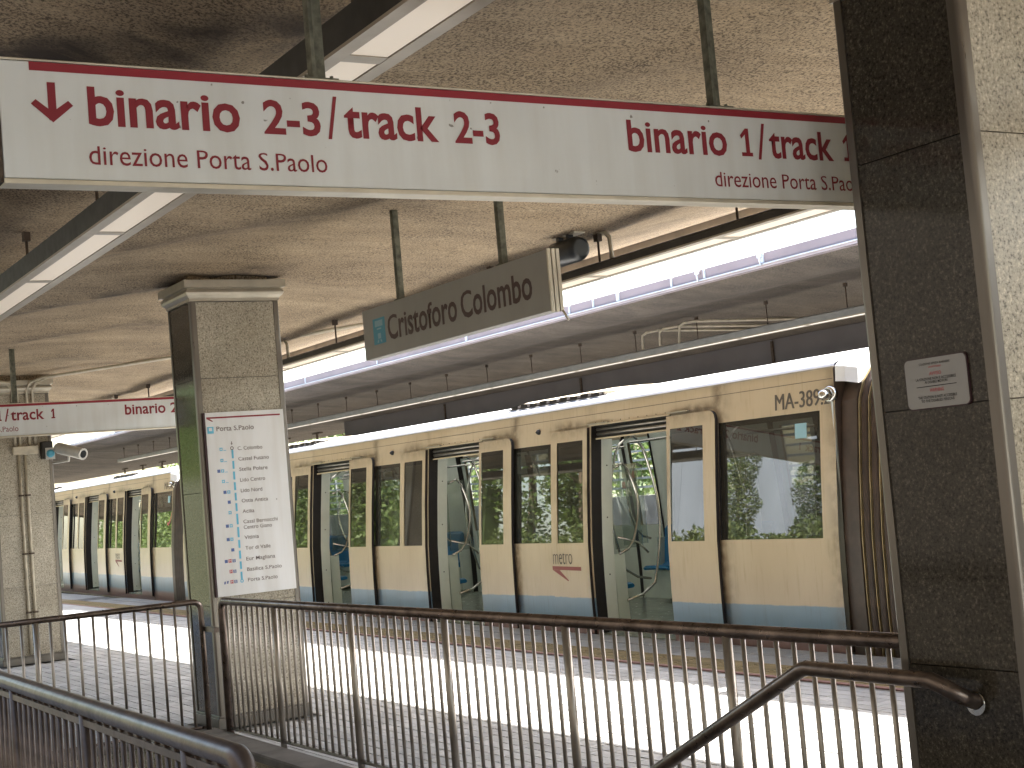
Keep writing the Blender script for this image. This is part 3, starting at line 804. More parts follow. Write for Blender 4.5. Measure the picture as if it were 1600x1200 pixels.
# black cylindrical camera/loudspeaker by the station name sign
t = thing('loudspeaker', 'black cylindrical loudspeaker on a conduit box beside the station name sign', 'loudspeaker', (-9.05, 6.0, 3.3))
m = MB(); ax = [(-8.955, 0.058), (-8.945, 0.078), (-8.91, 0.09), (-8.64, 0.09), (-8.605, 0.078), (-8.595, 0.058)]
m.tube([(x, 5.8, 3.252) for x, r in ax], [r for x, r in ax], 20); m.build('drum', 'black_plastic', t)
for x in (-8.86, -8.73):
    m = MB(); m.box(x-.018, x+.018, 5.78, 5.82, 3.33, 3.385); m.build('bracket_arm', 'black_plastic', t)
m = MB(); m.tube([(-8.93, 5.8, 3.375), (-8.84, 5.8, 3.392), (-8.70, 5.84, 3.395), (-8.66, 5.98, 3.388), (-8.62, 6.02, 3.37), (-8.585, 6.04, 3.33), (-8.57, 6.04, 3.14)], 0.016, 8); m.build('conduit_pipe', 'conduit', t)
m = MB(); m.box(-8.80, -8.64, 5.78, 5.88, 3.365, 3.412); bev(m.build('junction_box', 'conduit', t), .008)
# conduit on the pillar line behind
t = thing('conduit', 'bent conduit dropping to the edge light just right of the line-map pillar', 'conduit', (-14.7, 6.0, 3.3))
m = MB(); m.tube([(-15.0, 6.0, 3.39), (-14.75, 6.0, 3.40), (-14.62, 6.0, 3.37), (-14.57, 6.0, 3.3), (-14.55, 6.0, 3.15)], .018, 8); m.build('conduit_pipe', 'conduit', t)

# conduits, box and camera on the farther pillar
t = thing('conduit', 'bundle of grey conduits climbing the farther pillar and crossing the ceiling', 'conduit', (-18.4, 4.1, 2))
XF = -18.43
for k, y in enumerate((4.035, 4.11)):
    m = MB(); m.tube([(XF, y, 0.12), (XF, y, 2.56)], 0.018, 10); m.build('conduit_pipe', 'conduit', t)
    for z in (0.6, 1.3, 2.0):
        m = MB(); m.box(XF-.01, XF+.026, y-.03, y+.03, z, z+.02); m.build('pipe_clip', 'dark_rod', t)
for k, (y, out) in enumerate(((4.0, 0), (4.06, 1), (4.17, 2), (4.24, 3))):
    zt = 3.30
    if k < 2: pts = [(XF, y, 2.6), (XF, y, zt-.02), (XF+.03, y-.06, zt+.07), (XF+.05, y-.25, zt+.10), (XF+.05, y-.9, zt+.1)]
    else: pts = [(XF, y, 2.6), (XF, y, zt-.02), (XF+.05, y+.04, zt+.07), (XF+.3, y+.13, zt+.10), (XF+2.4, y+1.25, zt+.095), (XF+5, y+2.4, 3.39)]
    m = MB(); m.tube(pts, 0.016, 8); m.build('conduit_pipe', 'conduit', t)
m = MB(); m.box(XF-.012, XF+.06, 3.96, 4.26, 2.50, 2.60); bev(m.build('junction_box', 'conduit', t), .006)
t = thing('warning_beacon', 'small grey box with a round blue lens on the farther pillar', 'beacon', (-18.38, 4.35, 2.5))
m = MB(); m.box(-18.44, -18.32, 4.29, 4.42, 2.43, 2.64); bev(m.build('housing', 'light_housing', t), .01)
m = MB(); m.tube([(-18.319, 4.38, 2.49), (-18.28, 4.38, 2.49), (-18.265, 4.38, 2.49)], [0.05, 0.045, 0.02], 16); m.build('lens', 'sign_blue', t)
m = MB(); m.box(-18.322, -18.31, 4.325, 4.435, 2.42, 2.56); m.build('lens_plate', 'camera_shell', t)
t = thing('security_camera', 'white bullet security camera on an arm beside the farther pillar', 'camera', (-18.1, 4.6, 2.45))
a = Vector((-18.35, 4.47, 2.56)); b = Vector((-17.95, 4.68, 2.44)); d = (b-a).normalized()
m = MB(); m.tube([a, a+d*.03, b-d*.02, b], [0.05, 0.068, 0.068, 0.072], 14); m.build('shell', 'camera_shell', t)
m = MB(); m.tube([b+d*.001, b+d*.004], [0.048, 0.045], 14); m.build('lens', 'black_plastic', t)
m = MB(); m.tube([(-18.45, 4.44, 2.38), (-18.15, 4.55, 2.38), (-18.13, 4.56, 2.47)], 0.016, 8); m.build('mount_arm', 'camera_shell', t)

# ------------------------------------------------------------------ line map on the pillar
t = thing('line_map', 'tall white line map poster listing thirteen stations on the pillar', 'poster', (-10.87, 4.08, 1.7))
m = MB(); m.box(-10.888, -10.866, 3.766, 4.40, 0.985, 2.381); bev(m.build('panel', 'poster_white', t), .002)
m = MB(); m.box(-10.889, -10.862, 3.750, 3.764, 0.985, 2.381); m.build('edge_strip', 'dark_edge', t)
fr = ((-10.866, 0, 0), (0, 1, 0), (0, 0, 1), (1, 0, 0))
m = MB(); flat(m, fr, [(3.776, 2.334), (4.371, 2.334), (4.371, 2.346), (3.776, 2.346)]); flat(m, fr, [(3.776, 2.333), (3.80, 2.333), (3.828, 2.314), (3.818, 2.311)]); m.build('red_stripe', 'crimson', t)
m = MB(); flat(m, fr, [(3.776, 2.221), (3.827, 2.221), (3.827, 2.272), (3.776, 2.272)]); m.build('blue_square', 'line_blue', t)
m = MB(); flat(m, fr, [(3.789, 2.24), (3.814, 2.24), (3.814, 2.264), (3.789, 2.264)], .0025); m.build('train_symbol', 'poster_white', t)
text('Porta S.Paolo', 3.849, 4.149, 2.237, 2.272, fr, 'grey_text', t, weight=.008)
names = [('C. Colombo', 4.006, 4.206, 2.083), ('Castel Fusano', 4.006, 4.254, 2.002), ('Stella Polare', 4.007, 4.236, 1.922), ('Lido Centro', 4.008, 4.21, 1.840), ('Lido Nord', 4.007, 4.180, 1.759),
         ('Ostia Antica', 4.008, 4.221, 1.681), ('Acilia', 4.008, 4.103, 1.600), ('Casal Bernocchi', 4.009, 4.287, 1.521), ('Centro Giano', 4.008, 4.237, 1.478), ('Vitinia', 4.008, 4.124, 1.401), ('Tor di Valle', 4.009, 4.212, 1.320),
         ('Eur Magliana', 4.010, 4.244, 1.238), ('Basilica S.Paolo', 4.010, 4.291, 1.158), ('Porta S.Paolo', 4.011, 4.251, 1.079)]
for s, a, b_, z in names: text(s, a, b_, z, z+.027, fr, 'grey_text', t, weight=.004, name='station_name')
m = MB()
st = [2.097, 2.013, 1.932, 1.850, 1.769, 1.690, 1.609, 1.508, 1.410, 1.329, 1.247, 1.168, 1.089]
for a, b_ in zip(st, st[1:]): flat(m, fr, [(3.955, b_+.010), (3.971, b_+.010), (3.971, a-.010), (3.955, a-.010)])
disc(m, fr, 3.963, 1.089, .014, .0018, r0=.007); m.build('blue_line', 'line_blue', t)
m = MB(); disc(m, fr, 3.961, 2.101, .014, .0018, r0=.0085); flat(m, fr, [(3.958, 2.128), (3.964, 2.128), (3.964, 2.152), (3.958, 2.152)]); flat(m, fr, [(3.950, 2.140), (3.961, 2.126), (3.972, 2.140), (3.961, 2.133)], .002); m.build('start_mark', 'grey_text', t)
def sq(m, u, v, s=.024): flat(m, fr, [(u, v), (u+s, v), (u+s, v+s), (u, v+s)])
lb, nv, rd = MB(), MB(), MB()
for u, v in ((3.862, 2.085), (3.862, 2.0), (3.862, 1.92), (3.862, 1.84), (3.898, 1.757), (3.896, 1.6), (3.897, 1.5), (3.895, 1.398)): sq(lb, u, v)
for u, v in ((3.832, 1.92), (3.868, 1.757), (3.896, 1.68), (3.867, 1.5), (3.866, 1.398), (3.896, 1.317), (3.838, 1.235), (3.90, 1.235), (3.90, 1.155), (3.902, 1.077)): sq(nv, u, v)
for u, v in ((3.868, 1.235), (3.87, 1.155), (3.871, 1.077)): sq(rd, u, v, .026)
m = MB()
for u, v in ((3.862, 2.085), (3.862, 2.0), (3.862, 1.92), (3.862, 1.84), (3.898, 1.757), (3.896, 1.6), (3.897, 1.5), (3.895, 1.398)): flat(m, fr, [(u+.007, v+.007), (u+.017, v+.007), (u+.017, v+.017), (u+.007, v+.017)], .0025)
for u, v in ((3.892, 2.085), (3.892, 2.0), (3.892, 1.92), (3.892, 1.84)): flat(lb, fr, [(u, v), (u+.022, v), (u+.022, v+.004), (u, v+.004)])
for u, v in ((3.82, 1.077), (3.842, 1.08)): flat(nv, fr, [(u, v), (u+.012, v), (u+.016, v+.02), (u+.004, v+.02)])
text('M', 3.873, 3.891, 1.238, 1.257, fr, 'poster_white', t, off=.003, name='icon_letter'); text('M', 3.875, 3.893, 1.158, 1.177, fr, 'poster_white', t, off=.003, name='icon_letter'); text('M', 3.876, 3.894, 1.080, 1.099, fr, 'poster_white', t, off=.003, name='icon_letter')
text('B', 3.907, 3.918, 1.238, 1.257, fr, 'poster_white', t, off=.003, name='icon_letter'); text('B', 3.907, 3.918, 1.158, 1.177, fr, 'poster_white', t, off=.003, name='icon_letter'); text('B', 3.909, 3.92, 1.080, 1.099, fr, 'poster_white', t, off=.003, name='icon_letter')
lb.build('light_blue_icons', 'line_blue', t); nv.build('navy_icons', 'icon_navy', t); rd.build('red_icons', 'icon_red', t); m.build('icon_centres', 'poster_white', t)

# warning notice on the nearest pillar (faces -Y)
t = thing('warning_notice', 'small rounded white notice with red and black lines on the nearest dark pillar', 'notice', (-3.48, 3.71, 1.86))
fr = ((0, 3.7195, 0), (1, 0, 0), (0, 0, 1), (0, -1, 0))
def rrect(u0, u1, v0, v1, r, n=5):
    P = []
    for cx, cy, a0 in ((u1-r, v1-r, 0), (u0+r, v1-r, 90), (u0+r, v0+r, 180), (u1-r, v0+r, 270)):
        for k in range(n+1):
            a = R(a0+90*k/n); P.append((cx+r*math.cos(a), cy+r*math.sin(a)))
    return P
def plate(m, fr, P, o0, o1):
    O, U, V, N = [Vector(q) for q in fr]
    m.loft([[O+U*u+V*v+N*o for u, v in P] for o in (o0, o1)])
nx0, nx1, nz0, nz1 = -3.628, -3.360, 1.778, 1.943
m = MB(); plate(m, fr, rrect(nx0-.004, nx1+.004, nz0-.004, nz1+.004, .02), -.012, .001); m.build('backing', 'dark_edge', t)
m = MB(); plate(m, fr, rrect(nx0, nx1, nz0, nz1, .018), 0.0012, .003); m.build('plate', 'notice_plate', t)
C_ = (nx0+nx1)/2
for s, w, z, h, mt in (('STAZIONE SENZA BARRIERE', .136, 1.921, .007, 'black_print'), ('ARCHITETTONICHE', .056, 1.910, .006, 'icon_red'), ('AVVISO', .052, 1.885, .012, 'icon_red'), ('LA STAZIONE NON E ACCESSIBILE', .176, 1.870, .009, 'black_print'), ('AI DISABILI MOTORI', .10, 1.859, .009, 'black_print'),
                    ('WARNING', .062, 1.830, .012, 'icon_red'), ('THE STATION IS NOT ACCESSIBLE', .170, 1.809, .009, 'black_print'), ('TO THE DISABLED PERSONS', .145, 1.797, .009, 'black_print')):
    text(s, C_-w/2, C_+w/2, z, z+h, fr, mt, t, off=.004, weight=.01)
m = MB(); flat(m, fr, [(C_-.088, 1.8480), (C_+.088, 1.8480), (C_+.088, 1.8505), (C_-.088, 1.8505)], .004); m.build('divider', 'black_print', t)

# ------------------------------------------------------------------ railings
def railing(label, A, B, zt, mats=('steel_rail', 'worn_steel'), spacing=0.0975, first_post=0, period=12, r_top=0.028, endA=True, endB=False, zb_=0.075, second=False, foot=0.02, rb=0.0102):
    A = Vector((*A, 0)); B = Vector((*B, 0)); L = (B-A).length; d = (B-A)/L
    t = thing('railing', label, 'railing', tuple(A+d*L/2), 'steel railings round the stair well')
    m = MB(); rr = 0.06
    pts = []
    if endA: pts += [A+Vector((0, 0, foot)), A+Vector((0, 0, zt-rr))]+[A+d*(rr-rr*math.cos(a))+Vector((0, 0, zt-rr+rr*math.sin(a))) for a in [math.pi/2*k/6 for k in range(1, 7)]]
    else: pts += [A+Vector((0, 0, zt))]
    if endB: pts += [B-d*(rr-rr*math.sin(a))+Vector((0, 0, zt-rr+rr*math.cos(a))) for a in [math.pi/2*k/6 for k in range(0, 6)]]+[B+Vector((0, 0, zt-rr)), B+Vector((0, 0, foot))]
    else: pts += [B+Vector((0, 0, zt))]
    m.tube(pts, r_top, 14); m.build('top_rail', mats[0], t)
    m = MB(); m.tube([A+Vector((0, 0, zb_)), B+Vector((0, 0, zb_))], 0.012, 8); m.build('bottom_rail', mats[0], t)
    if second:
        m = MB(); n = Vector((-d.y, d.x, 0))*0.012
        a, b = A+Vector((0, 0, zt-.055)), B+Vector((0, 0, zt-.055))
        m.loft([[p-n-Vector((0, 0, .012)), p+n-Vector((0, 0, .012)), p+n+Vector((0, 0, .012)), p-n+Vector((0, 0, .012))] for p in (a, b)]); m.build('under_rail', mats[0], t)
    n = int(L/spacing); mb_ = None; mp_ = None
    for i in range(1, n+1):
        s = i*spacing
        if s > L-0.03: break
        p = A+d*s
        if (i-first_post) % period == 0:
            if mp_ is None:
                q = MB(); q.tube([(0, 0, foot), (0, 0, zt-.012)], 0.021, 10); o = q.build('post', mats[1], t, org=(0, 0, 0)); mp_ = o.data
            else: o = link('post', mp_, t)
        else:
            if mb_ is None:
                q = MB(); q.tube([(0, 0, zb_), (0, 0, zt-.012)], rb, 8); o = q.build('baluster', mats[1], t, org=(0, 0, 0)); mb_ = o.data
            else: o = link('baluster', mb_, t)
        o.location = p-Vector(t['_o'])
    return t
railing('long railing before the platform, from the line-map pillar to the dark pillar', (-10.43, 3.635), (-3.80, 3.775), 0.985, first_post=10, period=12)
railing('short railing across the closed end of the stair well, left of the line-map pillar', (-10.66, 3.555), (-10.66, 1.42), 0.985, spacing=0.0985, first_post=12, period=12, r_top=0.021)
railing('nearest railing at the bottom left, along the camera side of the stair well', (-3.84, 1.37), (-10.6, 1.37), 0.985, first_post=5, period=12, mats=('dark_rail', 'dark_rail'), r_top=0.034, second=True, spacing=0.0965)
t = thing('rail_bracket', 'flat steel bracket joining two railings at the foot of the line-map pillar', 'bracket', (-10.55, 3.6, .78))
m = MB(); m.box(-10.67, -10.42, 3.565, 3.60, 0.765, 0.80); m.build('strap', 'steel_rail', t)
# sloping handrail fixed to the nearest pillar
t = thing('handrail', 'thick brown handrail from the dark pillar sloping down into the stair well', 'handrail', (-4.0, 3.62, .8))
pts = [(-3.47, 3.72, .815), (-3.475, 3.66, .84), (-3.50, 3.625, .868), (-3.56, 3.62, .89), (-4.16, 3.62, .893), (-4.19, 3.62, .886), (-5.114, 3.62, .428), (-9.2, 3.62, -1.60)]
m = MB(); m.tube(pts[:], 0.028, 16); m.build('tube', 'steel_rail', t)
m = MB(); m.tube([(-3.47, 3.7195, .81), (-3.47, 3.712, .81)], [0.04, 0.04], 16); m.build('wall_flange', 'chrome', t)

# ------------------------------------------------------------------ the train
WID = 2.80; LEN = 17.36; HL = LEN/2
PROF = [(-0.10, 0.004), (0.0, 0.0), (0.4, 0.0), (0.64, 0.004), (0.955, 0.015), (1.2, 0.036), (1.5, 0.062), (1.8, 0.094), (2.04, 0.119), (2.18, 0.133), (2.28, 0.142), (2.40, 0.152)]
def py(z):
    if z <= PROF[0][0]: return PROF[0][1]
    for (a, b), (c, d) in zip(PROF, PROF[1:]):
        if z <= c: return b+(d-b)*(z-a)/(c-a)
    return PROF[-1][1]
XO = -9.41-HL                              # world x of the car's centre
DOORS = [-12.44-XO-3.76*k for k in range(4)]
WIN = [(-10.99-XO, -9.60-XO)]+[(-14.86-XO-3.76*k, -13.955-XO-3.76*k) for k in range(3)]
lastd = DOORS[3]
WIN += [(lastd-(3.02-0.19), lastd-1.44)]
DZ0, DZ1 = -0.02, 2.18; WZ0, WZ1 = 0.955, 2.04
DW = 0.71
def side(m, y_of, openings, zlo, zhi, x0, x1, mi=0, zcuts=(), fine=None):
    xs = sorted(set([x0, x1]+[v for o in openings for v in o[:2] if x0 < v < x1]))
    if fine:
        ex = []
        for a, b in zip(xs, xs[1:]):
            n = max(1, int((b-a)/fine)); ex += [a+(b-a)*k/n for k in range(n)]
        xs = ex+[x1]
    zs = sorted(set([zlo, zhi]+[v for o in openings for v in o[2:] if zlo < v < zhi]+[z for z, _ in PROF if zlo < z < zhi]+list(zcuts)))
    for a, b in zip(xs, xs[1:]):
        for c, d in zip(zs, zs[1:]):
            xm, zm = (a+b)/2, (c+d)/2
            if any(o[0] < xm < o[1] and o[2] < zm < o[3] for o in openings): continue
            m.quad((a, y_of(c), c), (b, y_of(c), c), (b, y_of(d), d), (a, y_of(d), d), mi=mi)
def reveal(m, o, ya, yb, mi=0):
    x0, x1, z0, z1 = o
    zs = sorted(set([z0, z1]+[z for z, _ in PROF if z0 < z < z1]))
    for c, d in zip(zs, zs[1:]):
        for x in (x0, x1): m.quad((x, ya(c), c), (x, yb(c), c), (x, yb(d), d), (x, ya(d), d), mi=mi)
    for z in (z0, z1): m.quad((x0, ya(z), z), (x1, ya(z), z), (x1, yb(z), z), (x0, yb(z), z), mi=mi)
door_o = [(c-DW, c+DW, DZ0, DZ1) for c in DOORS]
win_o = [(a, b, WZ0, WZ1) for a, b in WIN]
car = thing('metro_car', 'cream and blue metro car with doors open, numbered MA-389.2', 'train car', (0, 0, 0), 'coupled metro cars')
nearY = lambda z: py(z); innY = lambda z: py(z)+0.10
farY = lambda z: WID-py(z); finnY = lambda z: WID-py(z)-0.10
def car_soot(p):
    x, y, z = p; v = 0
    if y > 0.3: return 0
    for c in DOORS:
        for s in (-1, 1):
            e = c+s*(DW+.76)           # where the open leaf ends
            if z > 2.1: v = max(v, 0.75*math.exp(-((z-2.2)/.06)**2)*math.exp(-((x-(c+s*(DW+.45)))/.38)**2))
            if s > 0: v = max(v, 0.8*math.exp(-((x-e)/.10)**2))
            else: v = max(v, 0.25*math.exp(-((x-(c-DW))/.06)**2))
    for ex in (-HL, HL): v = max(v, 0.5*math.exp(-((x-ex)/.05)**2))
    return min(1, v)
m = MB()
side(m, nearY, door_o+win_o, -0.10, 2.40, -HL, HL, zcuts=(2.15, 2.21, 2.25, 2.32), fine=0.12)
m.build('side_wall', 'train_paint', car, soot=car_soot)
m = MB(); side(m, farY, door_o+win_o, -0.10, 2.40, -HL, HL); m.build('side_wall', 'train_paint', car)
m = MB()
side(m, innY, door_o+win_o, 0.0, 2.24, -HL, HL); side(m, finnY, door_o+win_o, 0.0, 2.24, -HL, HL)
m.quad((-HL, .2, 2.2), (HL, .2, 2.2), (HL, WID-.2, 2.2), (-HL, WID-.2, 2.2))
for ex in (-HL+.02, HL-.02):
    m.quad((ex, .1, 0), (ex, .75, 0), (ex, .75, 2.2), (ex, .1, 2.2)); m.quad((ex, WID-.75, 0), (ex, WID-.1, 0), (ex, WID-.1, 2.2), (ex, WID-.75, 2.2))
m.build('lining', 'interior_white', car)
m = MB(); m.box(-HL, HL, 0.03, WID-.03, -0.06, 0.0); m.build('floor', 'interior_floor', car)
for nm, os_, dn in (('door_surround', door_o, .13), ('window_surround', win_o, .10)):
    for o in os_:
        m = MB(); reveal(m, o, lambda z: py(z)+.001, lambda z: py(z)+dn); m.build(nm, 'rubber', car)
        m = MB(); reveal(m, o, farY, lambda z: WID-py(z)-dn); m.build(nm, 'rubber', car)
# roof
rp = [(0.152, 2.40), (0.165, 2.425), (0.21, 2.452), (0.32, 2.49), (0.5, 2.53), (0.8, 2.57), (1.4, 2.60)]
rp = rp+[(WID-a, b) for a, b in reversed(rp[:-1])]
m = MB(); m.loft([[(x, a, b) for a, b in rp] for x in (-HL, HL)], closed=False, sm=True); m.build('roof', 'roof_white', car)
m = MB(); m.box(-HL, HL, 0.140, 0.156, 2.392, 2.402); m.build('gutter', 'sill_metal', car)
for i, (a, b) in enumerate(((-15.3, -13.0), (-22.9, -20.9))):
    a -= XO; b -= XO
    m = MB(); m.loft([[(x, y, z) for y, z in ((.42+e, 2.50), (.42+e, 2.552), (.55+e, 2.585), (WID-.55-e, 2.585), (WID-.42-e, 2.552), (WID-.42-e, 2.50))] for x, e in ((a, .2), (a+.25, 0), (b-.25, 0), (b, .2))]); m.build('roof_unit', 'roof_sand', car)
    for k in range(9):
        xx = a+.15+k*.215
        m = MB(); m.box(xx, xx+.15, .36, .50, 2.518, 2.545+.01*(k % 2)); m.build('roof_vent', 'rubber', car)
    m = MB(); m.box(a+.1, b-.1, .30, .34, 2.497, 2.512); m.build('roof_rail', 'rubber', car)
# ends
for ex in (-HL, HL):
    m = MB()
    for ya, yb in ((0.03, .72), (WID-.72, WID-.03)):
        m.quad((ex, ya, -.1), (ex, yb, -.1), (ex, yb, 2.4), (ex, ya+(.11 if ya < 1 else 0), 2.4))
    m.quad((ex, .72, 2.1), (ex, WID-.72, 2.1), (ex, WID-.72, 2.56), (ex, .72, 2.56))
    m.build('end_wall', 'bellows_dark', car)
m = MB(); m.box(-HL+.2, HL-.2, .12, WID-.12, -.5, -.10)
for c in (-6.2, 6.2):
    for dx in (-1.0, 1.0):
        for y in (.55, WID-.55): m.tube([(c+dx, y-.06, -.62), (c+dx, y+.06, -.62)], .40, 20)
    m.box(c-1.3, c+1.3, .4, WID-.4, -.62, -.45)
m.build('underframe', 'underframe', car)
m = MB(); m.box(-HL+.05, HL-.05, -0.03, 0.05, -0.135, -0.105); m.build('step_sill', 'sill_metal', car)
# panes
for a, b in WIN:
    m = MB(); m.quad((a, py(WZ0)+.012, WZ0), (b, py(WZ0)+.012, WZ0), (b, py(WZ1)+.012, WZ1), (a, py(WZ1)+.012, WZ1))
    wp = m.build('window', 'window_glass', car)
    m = MB(); w = .055
    for q in ((a, a+w*2.0, WZ0, WZ1), (b-w*1.6, b, WZ0, WZ1), (a+w*2.0, b-w*1.6, WZ1-w*.9, WZ1), (a+w*2.0, b-w*1.6, WZ0, WZ0+w*.5)):
        m.quad((q[0], py(q[2])+.016, q[2]), (q[1], py(q[2])+.016, q[2]), (q[1], py(q[3])+.016, q[3]), (q[0], py(q[3])+.016, q[3]))
    m.build('frame', 'rubber', wp)
    m = MB(); m.quad((a, WID-py(WZ0)-.012, WZ0), (b, WID-py(WZ0)-.012, WZ0), (b, WID-py(WZ1)-.012, WZ1), (a, WID-py(WZ1)-.012, WZ1)); m.build('window', 'far_window_glass', car)
for a, b in WIN[:4]:
    for x in ((a-.06 if a > 5 else a-.02), ):
        pass
for k in range(4):
    x = DOORS[k]-1.50
    m = MB()
    for c_, d_ in ((-.08, .4), (.4, .64), (.64, .93)): m.quad((x, py(c_)-.0015, c_), (x+.005, py(c_)-.0015, c_), (x+.005, py(d_)-.0015, d_), (x, py(d_)-.0015, d_))
    m.build('panel_seam', 'train_print', car)
    for i in range(9):
        xx = DOORS[k]-.62+i*.155
        q = MB(); q.tube([(xx, py(2.205)+.001, 2.207), (xx, py(2.205)-.004, 2.207)], .006, 6); q.build('rivet', 'train_print', car)
m = MB(); m.quad((-HL+.02, py(2.30)-.0015, 2.297), (HL-.02, py(2.30)-.0015, 2.297), (HL-.02, py(2.302)-.0015, 2.302), (-HL+.02, py(2.302)-.0015, 2.302)); m.build('panel_seam', 'train_print', car)
# sticker on the end window
fa, fb = -9.93-XO, -9.78-XO
m = MB(); m.quad((fa, py(1.82)-.001+.009, 1.82), (fb, py(1.82)+.008, 1.82), (fb, py(1.95)+.008, 1.95), (fa, py(1.95)+.008, 1.95)); m.build('sticker', 'pale_blue', car)
# door leaves
def leaf(m, x0, x1, proud, z0, z1, wx0, wx1, outer, side_='n', th=0.035):
    """outer = -1/+1 side whose top corner is rounded"""
    Yf = (lambda z: py(z)-proud) if side_ == 'n' else (lambda z: WID-py(z)+proud)
    s = 1 if side_ == 'n' else -1
    r = 0.085
    op = [(wx0, wx1, WZ0, WZ1)]
    zt = z1
    # main sheet with the window cut out; rounded corner made by extra columns
    cols = [x0, wx0, wx1, x1]
    arcx = []
    for k in range(6):
        a = math.pi/2*k/5; arcx.append((r-r*math.sin(a), r-r*math.cos(a)))   # (inset x, drop z)
    def top(x):
        e = (x-x0) if outer < 0 else (x1-x)
        if e >= r: return z1
        return z1-(r-math.sqrt(max(0, r*r-(r-e)**2)))
    xs = sorted(set(cols+[(x0+i) if outer < 0 else (x1-i) for i in (0, .012, .03, .055, .085)]))
    zs0 = [z for z, _ in PROF if z0 < z < z1-.1]
    zs = sorted(set([z0]+zs0+[WZ0, WZ1]))
    for a, b in zip(xs, xs[1:]):
        for c, d in zip(zs, zs[1:]):
            if wx0 < (a+b)/2 < wx1 and WZ0 < (c+d)/2 < WZ1: continue
            m.quad((a, Yf(c), c), (b, Yf(c), c), (b, Yf(d), d), (a, Yf(d), d))
        c = zs[-1]; ta, tb = top(a), top(b)
        m.quad((a, Yf(c), c), (b, Yf(c), c), (b, Yf(tb), tb), (a, Yf(ta), ta))
        m.quad((a, Yf(ta), ta), (b, Yf(tb), tb), (b, Yf(tb)+s*th, tb), (a, Yf(ta)+s*th, ta), mi=1)
    zz = sorted(set([z0]+zs0+[WZ0, WZ1]))
    for x in (x0, x1):
        zl = zz+[top(x)]
        for c, d in zip(zl, zl[1:]): m.quad((x, Yf(c), c), (x, Yf(c)+s*th, c), (x, Yf(d)+s*th, d), (x, Yf(d), d), mi=1)
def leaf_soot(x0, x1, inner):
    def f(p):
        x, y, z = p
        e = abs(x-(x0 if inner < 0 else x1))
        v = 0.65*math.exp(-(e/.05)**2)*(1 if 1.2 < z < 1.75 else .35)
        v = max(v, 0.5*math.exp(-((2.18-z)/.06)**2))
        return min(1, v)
    return f
